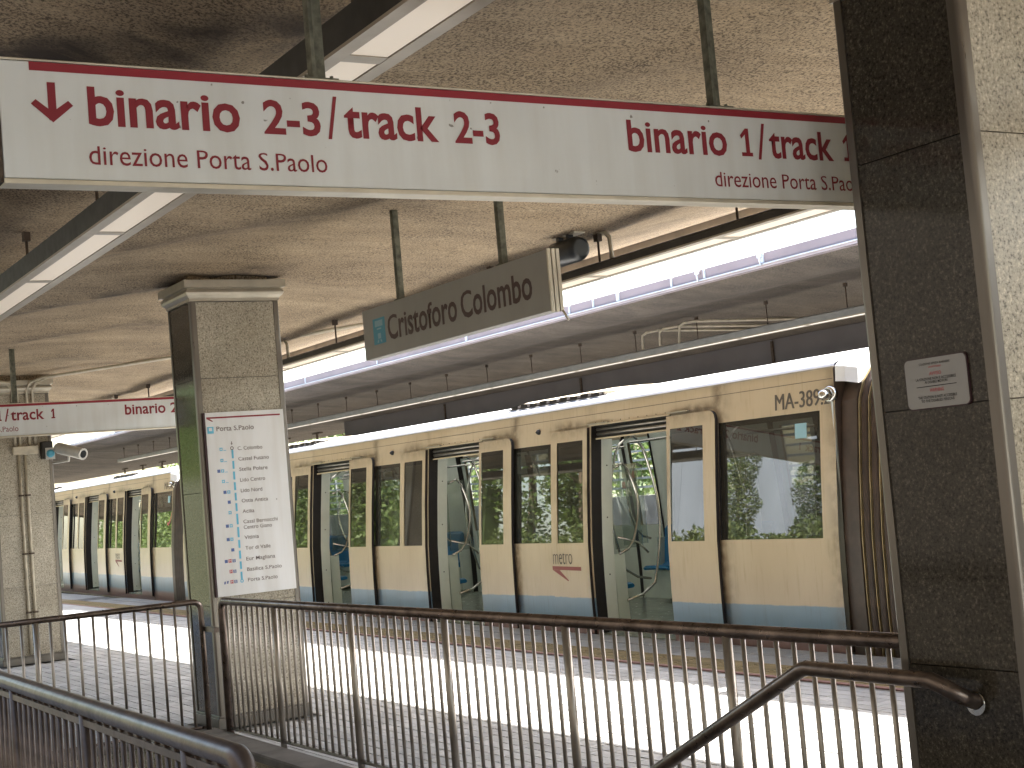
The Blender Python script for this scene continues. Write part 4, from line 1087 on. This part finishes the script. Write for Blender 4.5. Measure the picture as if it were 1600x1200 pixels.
for di, c in enumerate(DOORS):
    for s in (-1, 1):
        if s > 0: x0, x1 = c+DW-.005, c+DW+.755; wx0, wx1 = x0+.055, x1-.185
        else: x0, x1 = c-DW-.755, c-DW-.03; wx0, wx1 = x0+.125, x1-.085
        pr = .055 if s > 0 else .035
        m = MB(); leaf(m, x0, x1, pr, DZ0+.0, 2.165, wx0, wx1, s)
        dl = m.build('door_leaf', ['train_paint', 'rubber'], car, soot=leaf_soot(x0, x1, -s))
        m = MB(); m.quad((wx0, py(WZ0)-pr+.006, WZ0), (wx1, py(WZ0)-pr+.006, WZ0), (wx1, py(WZ1)-pr+.006, WZ1), (wx0, py(WZ1)-pr+.006, WZ1)); m.build('window', 'window_glass', dl)
        m = MB(); q = pr-.03
        for (a, b, e, f) in ((wx0, wx0+.02, WZ0, WZ1), (wx1-.02, wx1, WZ0, WZ1), (wx0+.02, wx1-.02, WZ1-.05, WZ1)):
            m.quad((a, py(e)-pr+.009, e), (b, py(e)-pr+.009, e), (b, py(f)-pr+.009, f), (a, py(f)-pr+.009, f))
        m.build('frame', 'rubber', dl)
        # far side leaves, shut
        xa, xb = (c-DW, c-.012) if s < 0 else (c+.012, c+DW)
        m = MB(); leaf(m, xa, xb, 0.0, DZ0, 2.17, xa+.10, xb-.10, s, 'f', th=.04)
        # inner face of the shut leaf
        f_ = lambda z: WID-py(z)-.045
        side(m, f_, [(xa+.10, xb-.10, WZ0, WZ1)], 0.0, 2.1, xa, xb, mi=2)
        dl = m.build('door_leaf', ['train_paint', 'rubber', 'interior_green'], car)
        m = MB(); m.quad((xa+.1, WID-py(WZ0)-.02, WZ0), (xb-.1, WID-py(WZ0)-.02, WZ0), (xb-.1, WID-py(WZ1)-.02, WZ1), (xa+.1, WID-py(WZ1)-.02, WZ1)); m.build('window', 'far_window_glass', dl)
        m = MB(); zl = [0.02, .4, .955, 1.5, 2.1]
        xc = c+s*.012
        for e, f in zip(zl, zl[1:]): m.quad((c, f_(e)-.004, e), (c+s*.035, f_(e)-.004, e), (c+s*.035, f_(f)-.004, f), (c, f_(f)-.004, f))
        m.build('door_seal', 'rubber', dl)
    # header with rails, drip strip
    m = MB(); m.box(c-DW+.002, c+DW-.002, .19, .34, 2.045, 2.185); m.build('door_header', 'rubber', car)
    for k, (y, z, r_) in enumerate(((.17, 2.135, .012), (.175, 2.085, .016))):
        m = MB(); m.tube([(c-DW+.05, y, z), (c+DW-.02, y, z)], r_, 8); m.build('door_track', 'door_metal', car)
    m = MB(); m.box(c-DW-.02, c+DW+.0, .118, .142, 2.176, 2.19); m.box(c-DW+.02, c+DW-.02, .165, .2, 2.03, 2.046); m.build('lintel', 'train_paint', car)
    m = MB(); m.box(c-DW-.05, c-DW+.35, .10, .128, 2.192, 2.204); m.box(c+DW-.02, c+DW+.3, .10, .128, 2.192, 2.204); m.build('guide_cover', 'sill_metal', car)
    # vestibule side panel, cream, with screws
    for s in (-1, 1):
        x = c+s*(DW+.002)
        m = MB(); zl = [.03, .4, .955, 1.5, 1.8, 2.03]
        for e, f in zip(zl, zl[1:]):
            m.loft([[(x, py(z)+.131, z), (x, py(z)+.27, z), (x+s*.03, py(z)+.27, z), (x+s*.03, py(z)+.131, z)] for z in (e, f)])
        m.build('vestibule_panel', 'interior_white', car)
        m = MB()
        for z in (.12, .6, 1.2, 1.75): m.tube([(x-s*.001, py(z)+.2, z), (x-s*.004, py(z)+.2, z)], .008, 8)
        m.build('screw', 'rubber', car)
        # glass screen between seats and door, and curved grab rails
        xg = c+s*(DW+.05)
        m = MB(); m.box(xg-.004, xg+.004, .34, .70, .85, 1.75); m.build('screen_glass', 'clear_glass', car)
        m = MB(); m.box(xg-.012, xg+.012, .30, .44, .05, .80); m.build('screen_panel', 'interior_green', car)
        m = MB()
        def bow(y0, y1, z0, z1, x_, bulge, n=12):
            return [(x_, y0+(y1-y0)*k/n+bulge*math.sin(math.pi*k/n), z0+(z1-z0)*k/n) for k in range(n+1)]
        m.tube([(xg-s*.03, .40, 1.72), (xg-s*.03, .50, 1.76)]+[(xg-s*.03, .56+.10*math.sin(math.pi*k/10), 1.70-.78*k/10) for k in range(11)]+[(xg-s*.03, .48, .84), (xg-s*.03, .36, .80)], .015, 8)
        m.tube([(xg-s*.02, .55, 2.12), (xg-s*.02, .72, 2.02)]+[(xg-s*.02, .80+.14*math.sin(math.pi*k/12), 1.9-1.45*k/12) for k in range(13)]+[(xg-s*.02, .62, .34), (xg-s*.02, .42, .30)], .016, 8)
        m.tube([(xg-s*.03, .36, .98), (xg-s*.03, .62, .90), (xg-s*.03, .74, .78)], .012, 8)
        m.build('grab_rail', 'chrome', car)
        xg2 = xg
        m = MB(); m.box(xg2-.004, xg2+.004, WID-.80, WID-.43, .75, 1.75); m.build('screen_glass', 'clear_glass', car)
        m = MB(); m.box(xg2-.012, xg2+.012, WID-.30, WID-.10, .05, .8); m.build('screen_panel', 'interior_white', car)
        m = MB()
        m.tube([(xg2-s*.03, WID-.40, 1.72), (xg2-s*.03, WID-.50, 1.76)]+[(xg2-s*.03, WID-.56-.10*math.sin(math.pi*k/10), 1.70-.78*k/10) for k in range(11)]+[(xg2-s*.03, WID-.48, .84), (xg2-s*.03, WID-.36, .80)], .015, 8)
        m.tube([(xg2-s*.02, WID-.55, 2.12), (xg2-s*.02, WID-.72, 2.02)]+[(xg2-s*.02, WID-.80-.14*math.sin(math.pi*k/12), 1.9-1.45*k/12) for k in range(13)]+[(xg2-s*.02, WID-.62, .34), (xg2-s*.02, WID-.42, .30)], .016, 8)
        m.build('grab_rail', 'chrome', car)
    # red and white stickers on the far doors
    for sx_, zz_ in ((-.16, 1.45), (.08, 1.58)):
        m = MB(); m.quad((c+sx_, WID-py(zz_)-.05, zz_), (c+sx_+.08, WID-py(zz_)-.05, zz_), (c+sx_+.08, WID-py(zz_)-.055, zz_+.09), (c+sx_, WID-py(zz_)-.055, zz_+.09)); m.build('sticker', 'icon_red', car)
    for yy_ in (.62, WID-.62):
        m = MB(); m.tube([(c-DW, yy_, 1.98), (c+DW, yy_, 1.98)], .016, 8); m.build('ceiling_rail', 'chrome', car)
for yy_ in (.62, WID-.78):
    m = MB(); m.box(-HL+.3, HL-.3, yy_, yy_+.16, 2.175, 2.195); m.build('ceiling_light', 'cabin_light', car)  # added glowing strips that brighten the cabin
# seats along the far side and the near side
seatspans = [(DOORS[k+1]+DW+.12, DOORS[k]-DW-.12) for k in range(3)]+[(DOORS[0]+DW+.12, HL-.2), (-HL+.2, DOORS[3]-DW-.12)]
for a, b in seatspans:
    n = int((b-a)/.46); w = (b-a)/n
    for sd in (0, 1):
        me = None
        for i in range(n):
            q = MB(); x = a+i*w
            f = (lambda y: y) if sd == 0 else (lambda y: WID-y)
            sec = [(.14, .92), (.17, .96), (.21, .92), (.26, .50), (.32, .46), (.58, .475), (.60, .45), (.58, .43), (.20, .41)]
            q.loft([[(xx, f(y), z-dz) for y, z in sec] for xx, dz in ((x+.01, .012), (x+.05, 0), (x+w-.05, 0), (x+w-.01, .012))])
            q.build('seat', 'seat_blue', car)
    for ya, yb in ((.12, .40), (WID-.40, WID-.12)):
        m = MB(); m.box(a, b, ya, yb, .05, .40); m.build('seat_base', 'interior_green', car)
# lights, knob, lettering
m = MB(); lx = -9.462-XO
m.tube([(lx, .15, 2.165), (lx, .118, 2.165), (lx, .100, 2.165)], [.076, .076, .058], 20); m.tube([(lx, .099, 2.165), (lx-.004, .05, 2.163), (lx-.006, .022, 2.162), (lx-.006, .012, 2.162)], [.048, .048, .032, .008], 16)
m.build('marker_lamp', 'chrome', car)
for k in range(4):
    x = -14.2-XO-3.76*k
    if x < -HL+.3: break
    m = MB(); m.tube([(x, .14, 2.19), (x, .11, 2.19), (x+.003, .085, 2.19)], [.032, .028, .008], 12); m.build('door_light', 'black_plastic', car)
def carframe(z):
    dy = (py(z+.1)-py(z-.1))/.2; V = Vector((0, dy, 1)).normalized()
    return V
def cartext(s, u0, u1, z, h, mt, parent, proud=0.0, weight=.01, name='lettering', fat=0):
    V = carframe(z); O = Vector((0, py(z)-proud, z)); N = Vector((0, -V.z, V.y))
    return text(s, u0, u1, 0, h, (O, (1, 0, 0), V, N), mt, parent, off=.003, weight=weight, name=name, fat=fat)
num = cartext('MA-389.2', -10.172-XO, -9.46-XO, 2.087, .142, 'train_print', car, weight=0, fat=.0045, name='car_number')
# metro mark on the leaf left of the first door
cartext('metro', -13.885-XO, -13.50-XO, .728, .125, 'train_print', car, proud=.035, weight=-.004)
m = MB(); a, b = -13.905-XO, -13.335-XO; yy = py(.66)-.035-.003
m.quad((a, yy, .668), (b, yy, .660), (b, yy, .700), (a, yy, .708)); m.quad((a, yy, .667), (a+.14, yy, .665), (a+.31, yy, .555), (a+.30, yy, .545)); m.build('metro_mark', 'train_flag', car)
# couplers / gangway
def gangway(label, loc, rz=0):
    g = thing('gangway_bellows', label, 'gangway', (0, 0, 0), 'bellows between the metro cars')
    L = 1.28
    m = MB(); m.box(0, L, .25, WID-.25, -.3, -.06); m.build('floor', 'underframe', g)
    def loop(x, o, zt=2.46):
        pts = []
        P = [(py(z)+.03-o, z) for z in (-.35, .4, .955, 1.5, 2.0, 2.25)]
        P[-2:] = [(py(2.0)+.05-o, 2.10), (.23-o*.8, 2.25+o*.4)]
        P += [(.33-o*.6, 2.36+o*.7), (.50-o*.4, 2.43+o*.9), (.9, 2.47+o)]
        P += [(WID-a, b) for a, b in reversed(P)]
        return [(x, a, b) for a, b in P]
    for ya, s_ in ((0, 1), (WID, -1)):      # white roof fairing over the first folds
        m = MB(); m.loft([[(x, ya+s_*(a+i_), b-i_*.5) for a, b in ((.14, 2.27), (.146, 2.31), (.152, 2.40), (.21, 2.452), (.32, 2.49), (.5, 2.53), (.8, 2.57), (1.4, 2.60), (1.4, 2.5), (.6, 2.45), (.3, 2.36), (.24, 2.33), (.21, 2.28))] for x, i_ in ((.004, 0), (.10, .02), (.2, .07))]); m.build('fairing', 'roof_white', g)
    # end collars
    for x0, x1 in ((0.002, .22), (L-.14, L-.002)):
        m = MB(); m.loft([loop(x, o) for x, o in ((x0, -.05), (x0+.01, -.02), (x1-.03, -.02), (x1, -.10))], closed=False); m.build('collar', 'bellows_dark', g)
    n = 8; w = (L-.37)/n
    for k in range(n):
        x = .23+k*w
        m = MB(); m.loft([loop(x+w*f, o) for f, o in ((0.08, -.08), (.2, -.02), (.45, .015), (.7, -.02), (.92, -.08))], closed=False, sm=True); m.build('fold', 'bellows_dark', g)
        m = MB(); m.loft([loop(x+q, o) for q, o in ((-.004, -.09), (-.003, -.006), (.003, -.006), (.004, -.09))], closed=False); m.build('rib', 'bellows_rib', g)
    g.location = loc; g.rotation_euler = (0, 0, rz)
    return g
NEAR_Y = 8.66
car.location = (XO, NEAR_Y, 0)
gangway('ribbed dark bellows at the right end of the near metro car', (-9.41+.01, NEAR_Y, 0))
gangway('ribbed dark bellows between the near car and the farther metro car', (-28.06, 8.80, 0), R(-1.0))
c2 = copy_tree(car); c2['label'] = 'farther cream metro car beyond the line-map pillar, doors open'
a2 = R(-1.9); rx, ry = -28.10, 8.92
c2.location = (rx-HL*math.cos(a2), ry-HL*math.sin(a2), 0.03); c2.rotation_euler = (0, 0, a2)
c3 = copy_tree(car); c3['label'] = 'metro car continuing out of the picture behind the nearest dark pillar'
c3.location = (-8.11+HL, NEAR_Y, 0)
for c, s in ((c2, 'MA-387.1'), (c3, 'MA-389.1')):
    for o in kids(c):
        if o.name.startswith('car_number'): bpy.data.objects.remove(o)
    n_ = cartext(s, -10.172-XO, -9.46-XO, 2.087, .142, 'train_print', c, weight=0, fat=.0045, name='car_number')
    n_.location = (0, 0, 0)
# text() used the parent's stored origin (0,0,0), so the print sits in car space
for o in kids(c2):
    if o.name.startswith('metro_mark') or o.name.startswith('lettering'): pass
# graffiti streak on the far car's end window
m = MB(); pts = [(-9.93-XO, 1.62), (-9.93-XO, 1.40), (-9.86-XO, 1.37), (-9.76-XO, 1.42), (-9.66-XO, 1.52), (-9.62-XO, 1.60)]
for (a, b), (c_, d) in zip(pts[1:], pts[2:]): m.quad((a, py(b)+.006, b), (c_, py(d)+.006, d), (c_, py(d+.05)+.006, d+.05), (a, py(b+.05)+.006, b+.05))
m.build('graffiti', 'icon_red', c2)

# ------------------------------------------------------------------ behind the camera: bank, wall and planting (seen in the glass), plus unseen light blockers
m = MB(); m.box(-140, 20, -7.2, -6.8, -1.34, 2.55)
t = thing('retaining_wall', 'grey retaining wall along the planted bank, mirrored in the train windows', 'wall', (-30, -7, -1.3)); m.build('wall', 'bank_wall', t)
t = thing('ivy_wall', 'tall dark ivy-covered wall across the empty track behind the camera', 'wall', (0, -5, -1.3))
m = MB(); m.box(-19, 26, -5.2, -4.8, -1.34, 7.6); m.build('wall', 'ivy_stone', t)  # added out of view to cut light on the camera-facing sides
m = MB()
for _ in range(1800):
    x = random.uniform(-19, 26); z = 7.6-random.expovariate(1.2); a_ = Vector((random.gauss(0, 1), random.gauss(0, .3), random.gauss(0, 1))).normalized()*.09; b_ = Vector((-a_.z, random.uniform(-.03, .03), a_.x))*.6
    p = Vector((x, -4.72+random.uniform(-.05, .06), z)); m.quad(p-a_, p+b_, p+a_, p-b_)
stuff(m.build('ivy', 'leaf_dark', t))
m = MB(); m.box(-140, 20, -40, -7.202, -1.34, 2.5); struct(m.build('planted_bank', 'earth'))
t = thing('building', 'pale blue-grey building wall behind the planted bank', 'building', (-30, -12, 2.5))
m = MB(); m.box(-43.2, -18, -18, -12, 2.5, 7.2); m.build('wall', 'bluish_wall', t)
m = MB(); m.box(-43.4, -17.8, -18.2, -11.8, 7.2, 7.4); m.build('roof', 'grey_wall', t)
for i in range(8):
    x = -42.9+i*3.5
    m = MB(); m.box(x, x+.02, -11.998, -11.99, 2.5, 7.2); m.build('wall_joint', 'bluish_wall', t)

def leaves(n, shape, size, flatten=0.5):
    m = MB()
    for _ in range(n):
        p = shape(); s = size*random.uniform(.6, 1.3)
        a = Vector((random.gauss(0, 1), random.gauss(0, 1), random.gauss(0, flatten))).normalized()
        b = a.cross(Vector((random.gauss(0, 1), random.gauss(0, 1), random.gauss(0, 1)))).normalized()
        p = Vector(p)
        m.quad(p-a*s, p+b*s*.45, p+a*s, p-b*s*.45)
    return m
def clumpy(cx, cy, cz, rx, ry, rz, nc=26, cr=0.3):
    cs = []
    for _ in range(nc):
        d = Vector((random.gauss(0, 1), random.gauss(0, 1), random.gauss(0, 1))).normalized()*random.uniform(.45, 1.0)
        cs.append((cx+d.x*rx, cy+d.y*ry, cz+d.z*rz))
    cr_ = cr*(rx+ry+rz)/3
    def f():
        c = random.choice(cs); d = Vector((random.gauss(0, 1), random.gauss(0, 1), random.gauss(0, 1))).normalized()*cr_*random.random()**.4
        return (c[0]+d.x, c[1]+d.y, c[2]+d.z*.85)
    return f
def make_tree(label, x, y, z, h, r, n, mat_, group, th=0.45, ls=0.13):
    t = thing('tree', label, 'tree', (x, y, z), group)
    m = MB()
    m.tube([(x, y, z), (x+.1, y, z+h*.25), (x-.05, y+.1, z+h*.5), (x+.1, y, z+h*.8)], [.2*h/7, .16*h/7, .11*h/7, .04*h/7], 8)
    for k in range(6):
        a = k*1.1+random.random(); zz = z+h*(.35+.07*k)
        m.tube([(x, y, zz), (x+math.cos(a)*r*.4, y+math.sin(a)*r*.4, zz+h*.1), (x+math.cos(a)*r*.75, y+math.sin(a)*r*.75, zz+h*.2)], [.08*h/7, .05*h/7, .02*h/7], 6)
    m.build('trunk', 'bark', t)
    leaves(n, clumpy(x, y, z+h*(1-th*.95), r, r, h*th, 34, .3), ls).build('crown', mat_, t)
    return t
g1 = 'trees on the bank behind the camera'
specs = [(-46.5, -10.5, 7.5, 2.8, 'leaf_green', 'round green tree at the left end of the pale building'), (-57, -9.5, 6.2, 2.9, 'leaf_bright', 'bright green tree second along the bank past the building'),
         (-63, -10, 7, 3.2, 'leaf_green', 'tall green tree third along the bank'), (-70, -9.6, 6.5, 3.2, 'leaf_bright', 'bright bushy tree fourth along the bank'), (-78, -10, 7.5, 3.6, 'leaf_green', 'wide green tree fifth along the bank'),
         (-87, -10, 7.5, 3.8, 'leaf_bright', 'bright wide tree sixth along the bank'), (-97, -10, 8, 4.2, 'leaf_green', 'large green tree seventh along the bank'), (-108, -11, 8, 4.6, 'leaf_green', 'large green tree eighth along the bank'),
         (-41.6, -9.6, 5.6, 1.8, 'leaf_green', 'smaller leaning tree in front of the pale building'), (-120, -11, 9, 5, 'leaf_bright', 'farthest tree on the bank'),
         (-13, -10.5, 6, 2.6, 'leaf_dark', 'dark tree right of the pale building'), (-6, -10, 6, 2.6, 'leaf_dark', 'green tree behind the camera position'), (1, -10, 7, 3, 'leaf_dark', 'dark tree right of the camera on the bank'), (9, -10, 7, 3.2, 'leaf_dark', 'last but one tree at the right end of the bank'), (17, -10, 7, 3.2, 'leaf_dark', 'last tree at the right end of the bank')]  # the three rightmost trees are added to hide bright sky
for x, y, h, r, mt, lb in specs: make_tree(lb, x, y, 2.45, h, r, 5200, mt, g1)
t = thing('shrub', 'tall columnar shrub against the pale building', 'shrub', (-33.3, -9.4, 2.5))
def colshape():
    z = random.random(); a = random.random()*6.283; r = (.62+.12*math.sin(z*17))*math.sqrt(random.random())*(1-.15*z)
    return (-33.3+math.cos(a)*r, -9.4+math.sin(a)*r, 2.5+z*3.3)
leaves(5200, colshape, .06).build('foliage', 'leaf_bright', t)
m = MB(); m.tube([(-33.3, -9.4, 2.48), (-33.3, -9.4, 5.2)], [.06, .02], 6); m.build('stem', 'bark', t)
t = thing('shrub', 'darker columnar shrub right of the tall one', 'shrub', (-29.9, -9.2, 2.5))
def colshape2():
    z = random.random(); a = random.random()*6.283; r = (.6+.1*math.sin(z*13))*math.sqrt(random.random())*(1-.2*z)
    return (-29.9+math.cos(a)*r, -9.2+math.sin(a)*r, 2.5+z*2.8)
leaves(4200, colshape2, .06).build('foliage', 'leaf_dark', t)
def hedge():
    x = random.uniform(-48, -22); z = random.random()**.7*(.55+.25*math.sin(x*1.7)+.15*math.sin(x*4.1))
    return (x, -8.2+random.uniform(-.45, .45), 2.5+max(0, z))
o = leaves(9000, hedge, .085, 1.2).build('ground_cover', 'leaf_bright'); stuff(tag(o, 'low spiky planting along the top of the bank', 'plants'))
def hedge3():
    x = random.uniform(-125, -47); z = random.random()**.7*(3.4+.9*math.sin(x*.8)+.5*math.sin(x*2.3))
    return (x, -8.6+random.uniform(-.8, .8), 2.5+max(0, z))
o = leaves(16000, hedge3, .15, 1).build('hedge', 'leaf_green'); stuff(tag(o, 'tall leafy hedge along the bank left of the pale building', 'hedge'))
m = MB(); m.box(-125, -47, -9.6, -9.0, 2.5, 5.0); stuff(tag(m.build('hedge_core', 'leaf_dark'), 'dark inner growth of the tall bank hedge', 'hedge'))
# spiky plants
for i, (x, r_, lb) in enumerate(((-40.2, .9, 'spiky agave plant with long bare leaves beside the leaning tree'), (-33.4, .6, 'smaller agave plant left of the columnar shrub'))):
    t = thing('agave', lb, 'plant', (x, -8.6, 2.5)); m = MB()
    for k in range(26):
        a = k*2.4; e = R(20+60*((k*7) % 13)/13)
        d = Vector((math.cos(a)*math.cos(e), math.sin(a)*math.cos(e), math.sin(e))); L_ = r_*random.uniform(.8, 1.2)
        n_ = d.cross(Vector((0, 0, 1))).normalized()
        b0 = Vector((x, -8.6, 2.6)); m.quad(b0-n_*.03, b0+d*L_*.6-n_*.025-Vector((0, 0, .02)), b0+d*L_, b0+d*L_*.6+n_*.025-Vector((0, 0, .02)), b0+n_*.03)
    m.build('leaves', 'leaf_dark', t)

# greenery beyond the far platform
g2 = 'trees beyond the far platform'
for i, (x, y, h, r, mt, lb) in enumerate(((-52, 27, 6.5, 3.2, 'leaf_bright', 'sunlit tree beyond the far platform, nearest the grey wall'), (-61, 28, 7, 3.6, 'leaf_bright', 'sunlit tree second beyond the far platform'),
        (-72, 29, 7.5, 4.2, 'leaf_bright', 'sunlit tree third beyond the far platform'), (-84, 30, 8, 4.6, 'leaf_green', 'green tree fourth beyond the far platform'), (-97, 32, 8, 5, 'leaf_bright', 'farthest sunlit tree beyond the far platform'),
        (-40, 30, 6.5, 3.4, 'leaf_green', 'green tree hidden behind the grey wall'))):
    make_tree(lb, x, y, -1.3, h+1.5, r, 4200, mt, g2, th=.5, ls=.16)
m = MB()
t = thing('boundary_wall', 'low pinkish wall along the back of the far platform', 'wall', (-50, 24.2, 0))
m.box(-110, 28, 24.0, 24.2, -1.34, 1.0); m.build('wall', 'back_wall', t)

t = thing('boundary_fence', 'pale slatted fence on the low wall beyond the far platform', 'fence', (-30, 24.1, 1.0))
x = -70
while x < 28:
    m = MB(); m.box(x, x+.06, 24.07, 24.13, 1.0, 2.5); m.build('post', 'fence_grey', t); x += 2.2
for z in (1.2, 1.45, 1.7, 1.95, 2.2, 2.45):
    m = MB(); m.box(-70, 28, 24.035, 24.068, z, z+.06); m.build('slat', 'fence_grey', t)
def hedge2():
    x = random.uniform(-75, 25)
    return (x, 26+random.uniform(-.8, .8), -1.3+random.random()**.6*(3.3+.8*math.sin(x*.9)+.4*math.sin(x*2.7)))
o = leaves(14000, hedge2, .16, 1).build('hedge', 'leaf_bright'); stuff(tag(o, 'sunlit hedge row beyond the far platform seen under the far canopy', 'hedge'))
# strip helper values
for o in ORG:
    if '_o' in o: del o['_o']
for o in bpy.data.objects:
    if '_o' in o: del o['_o']
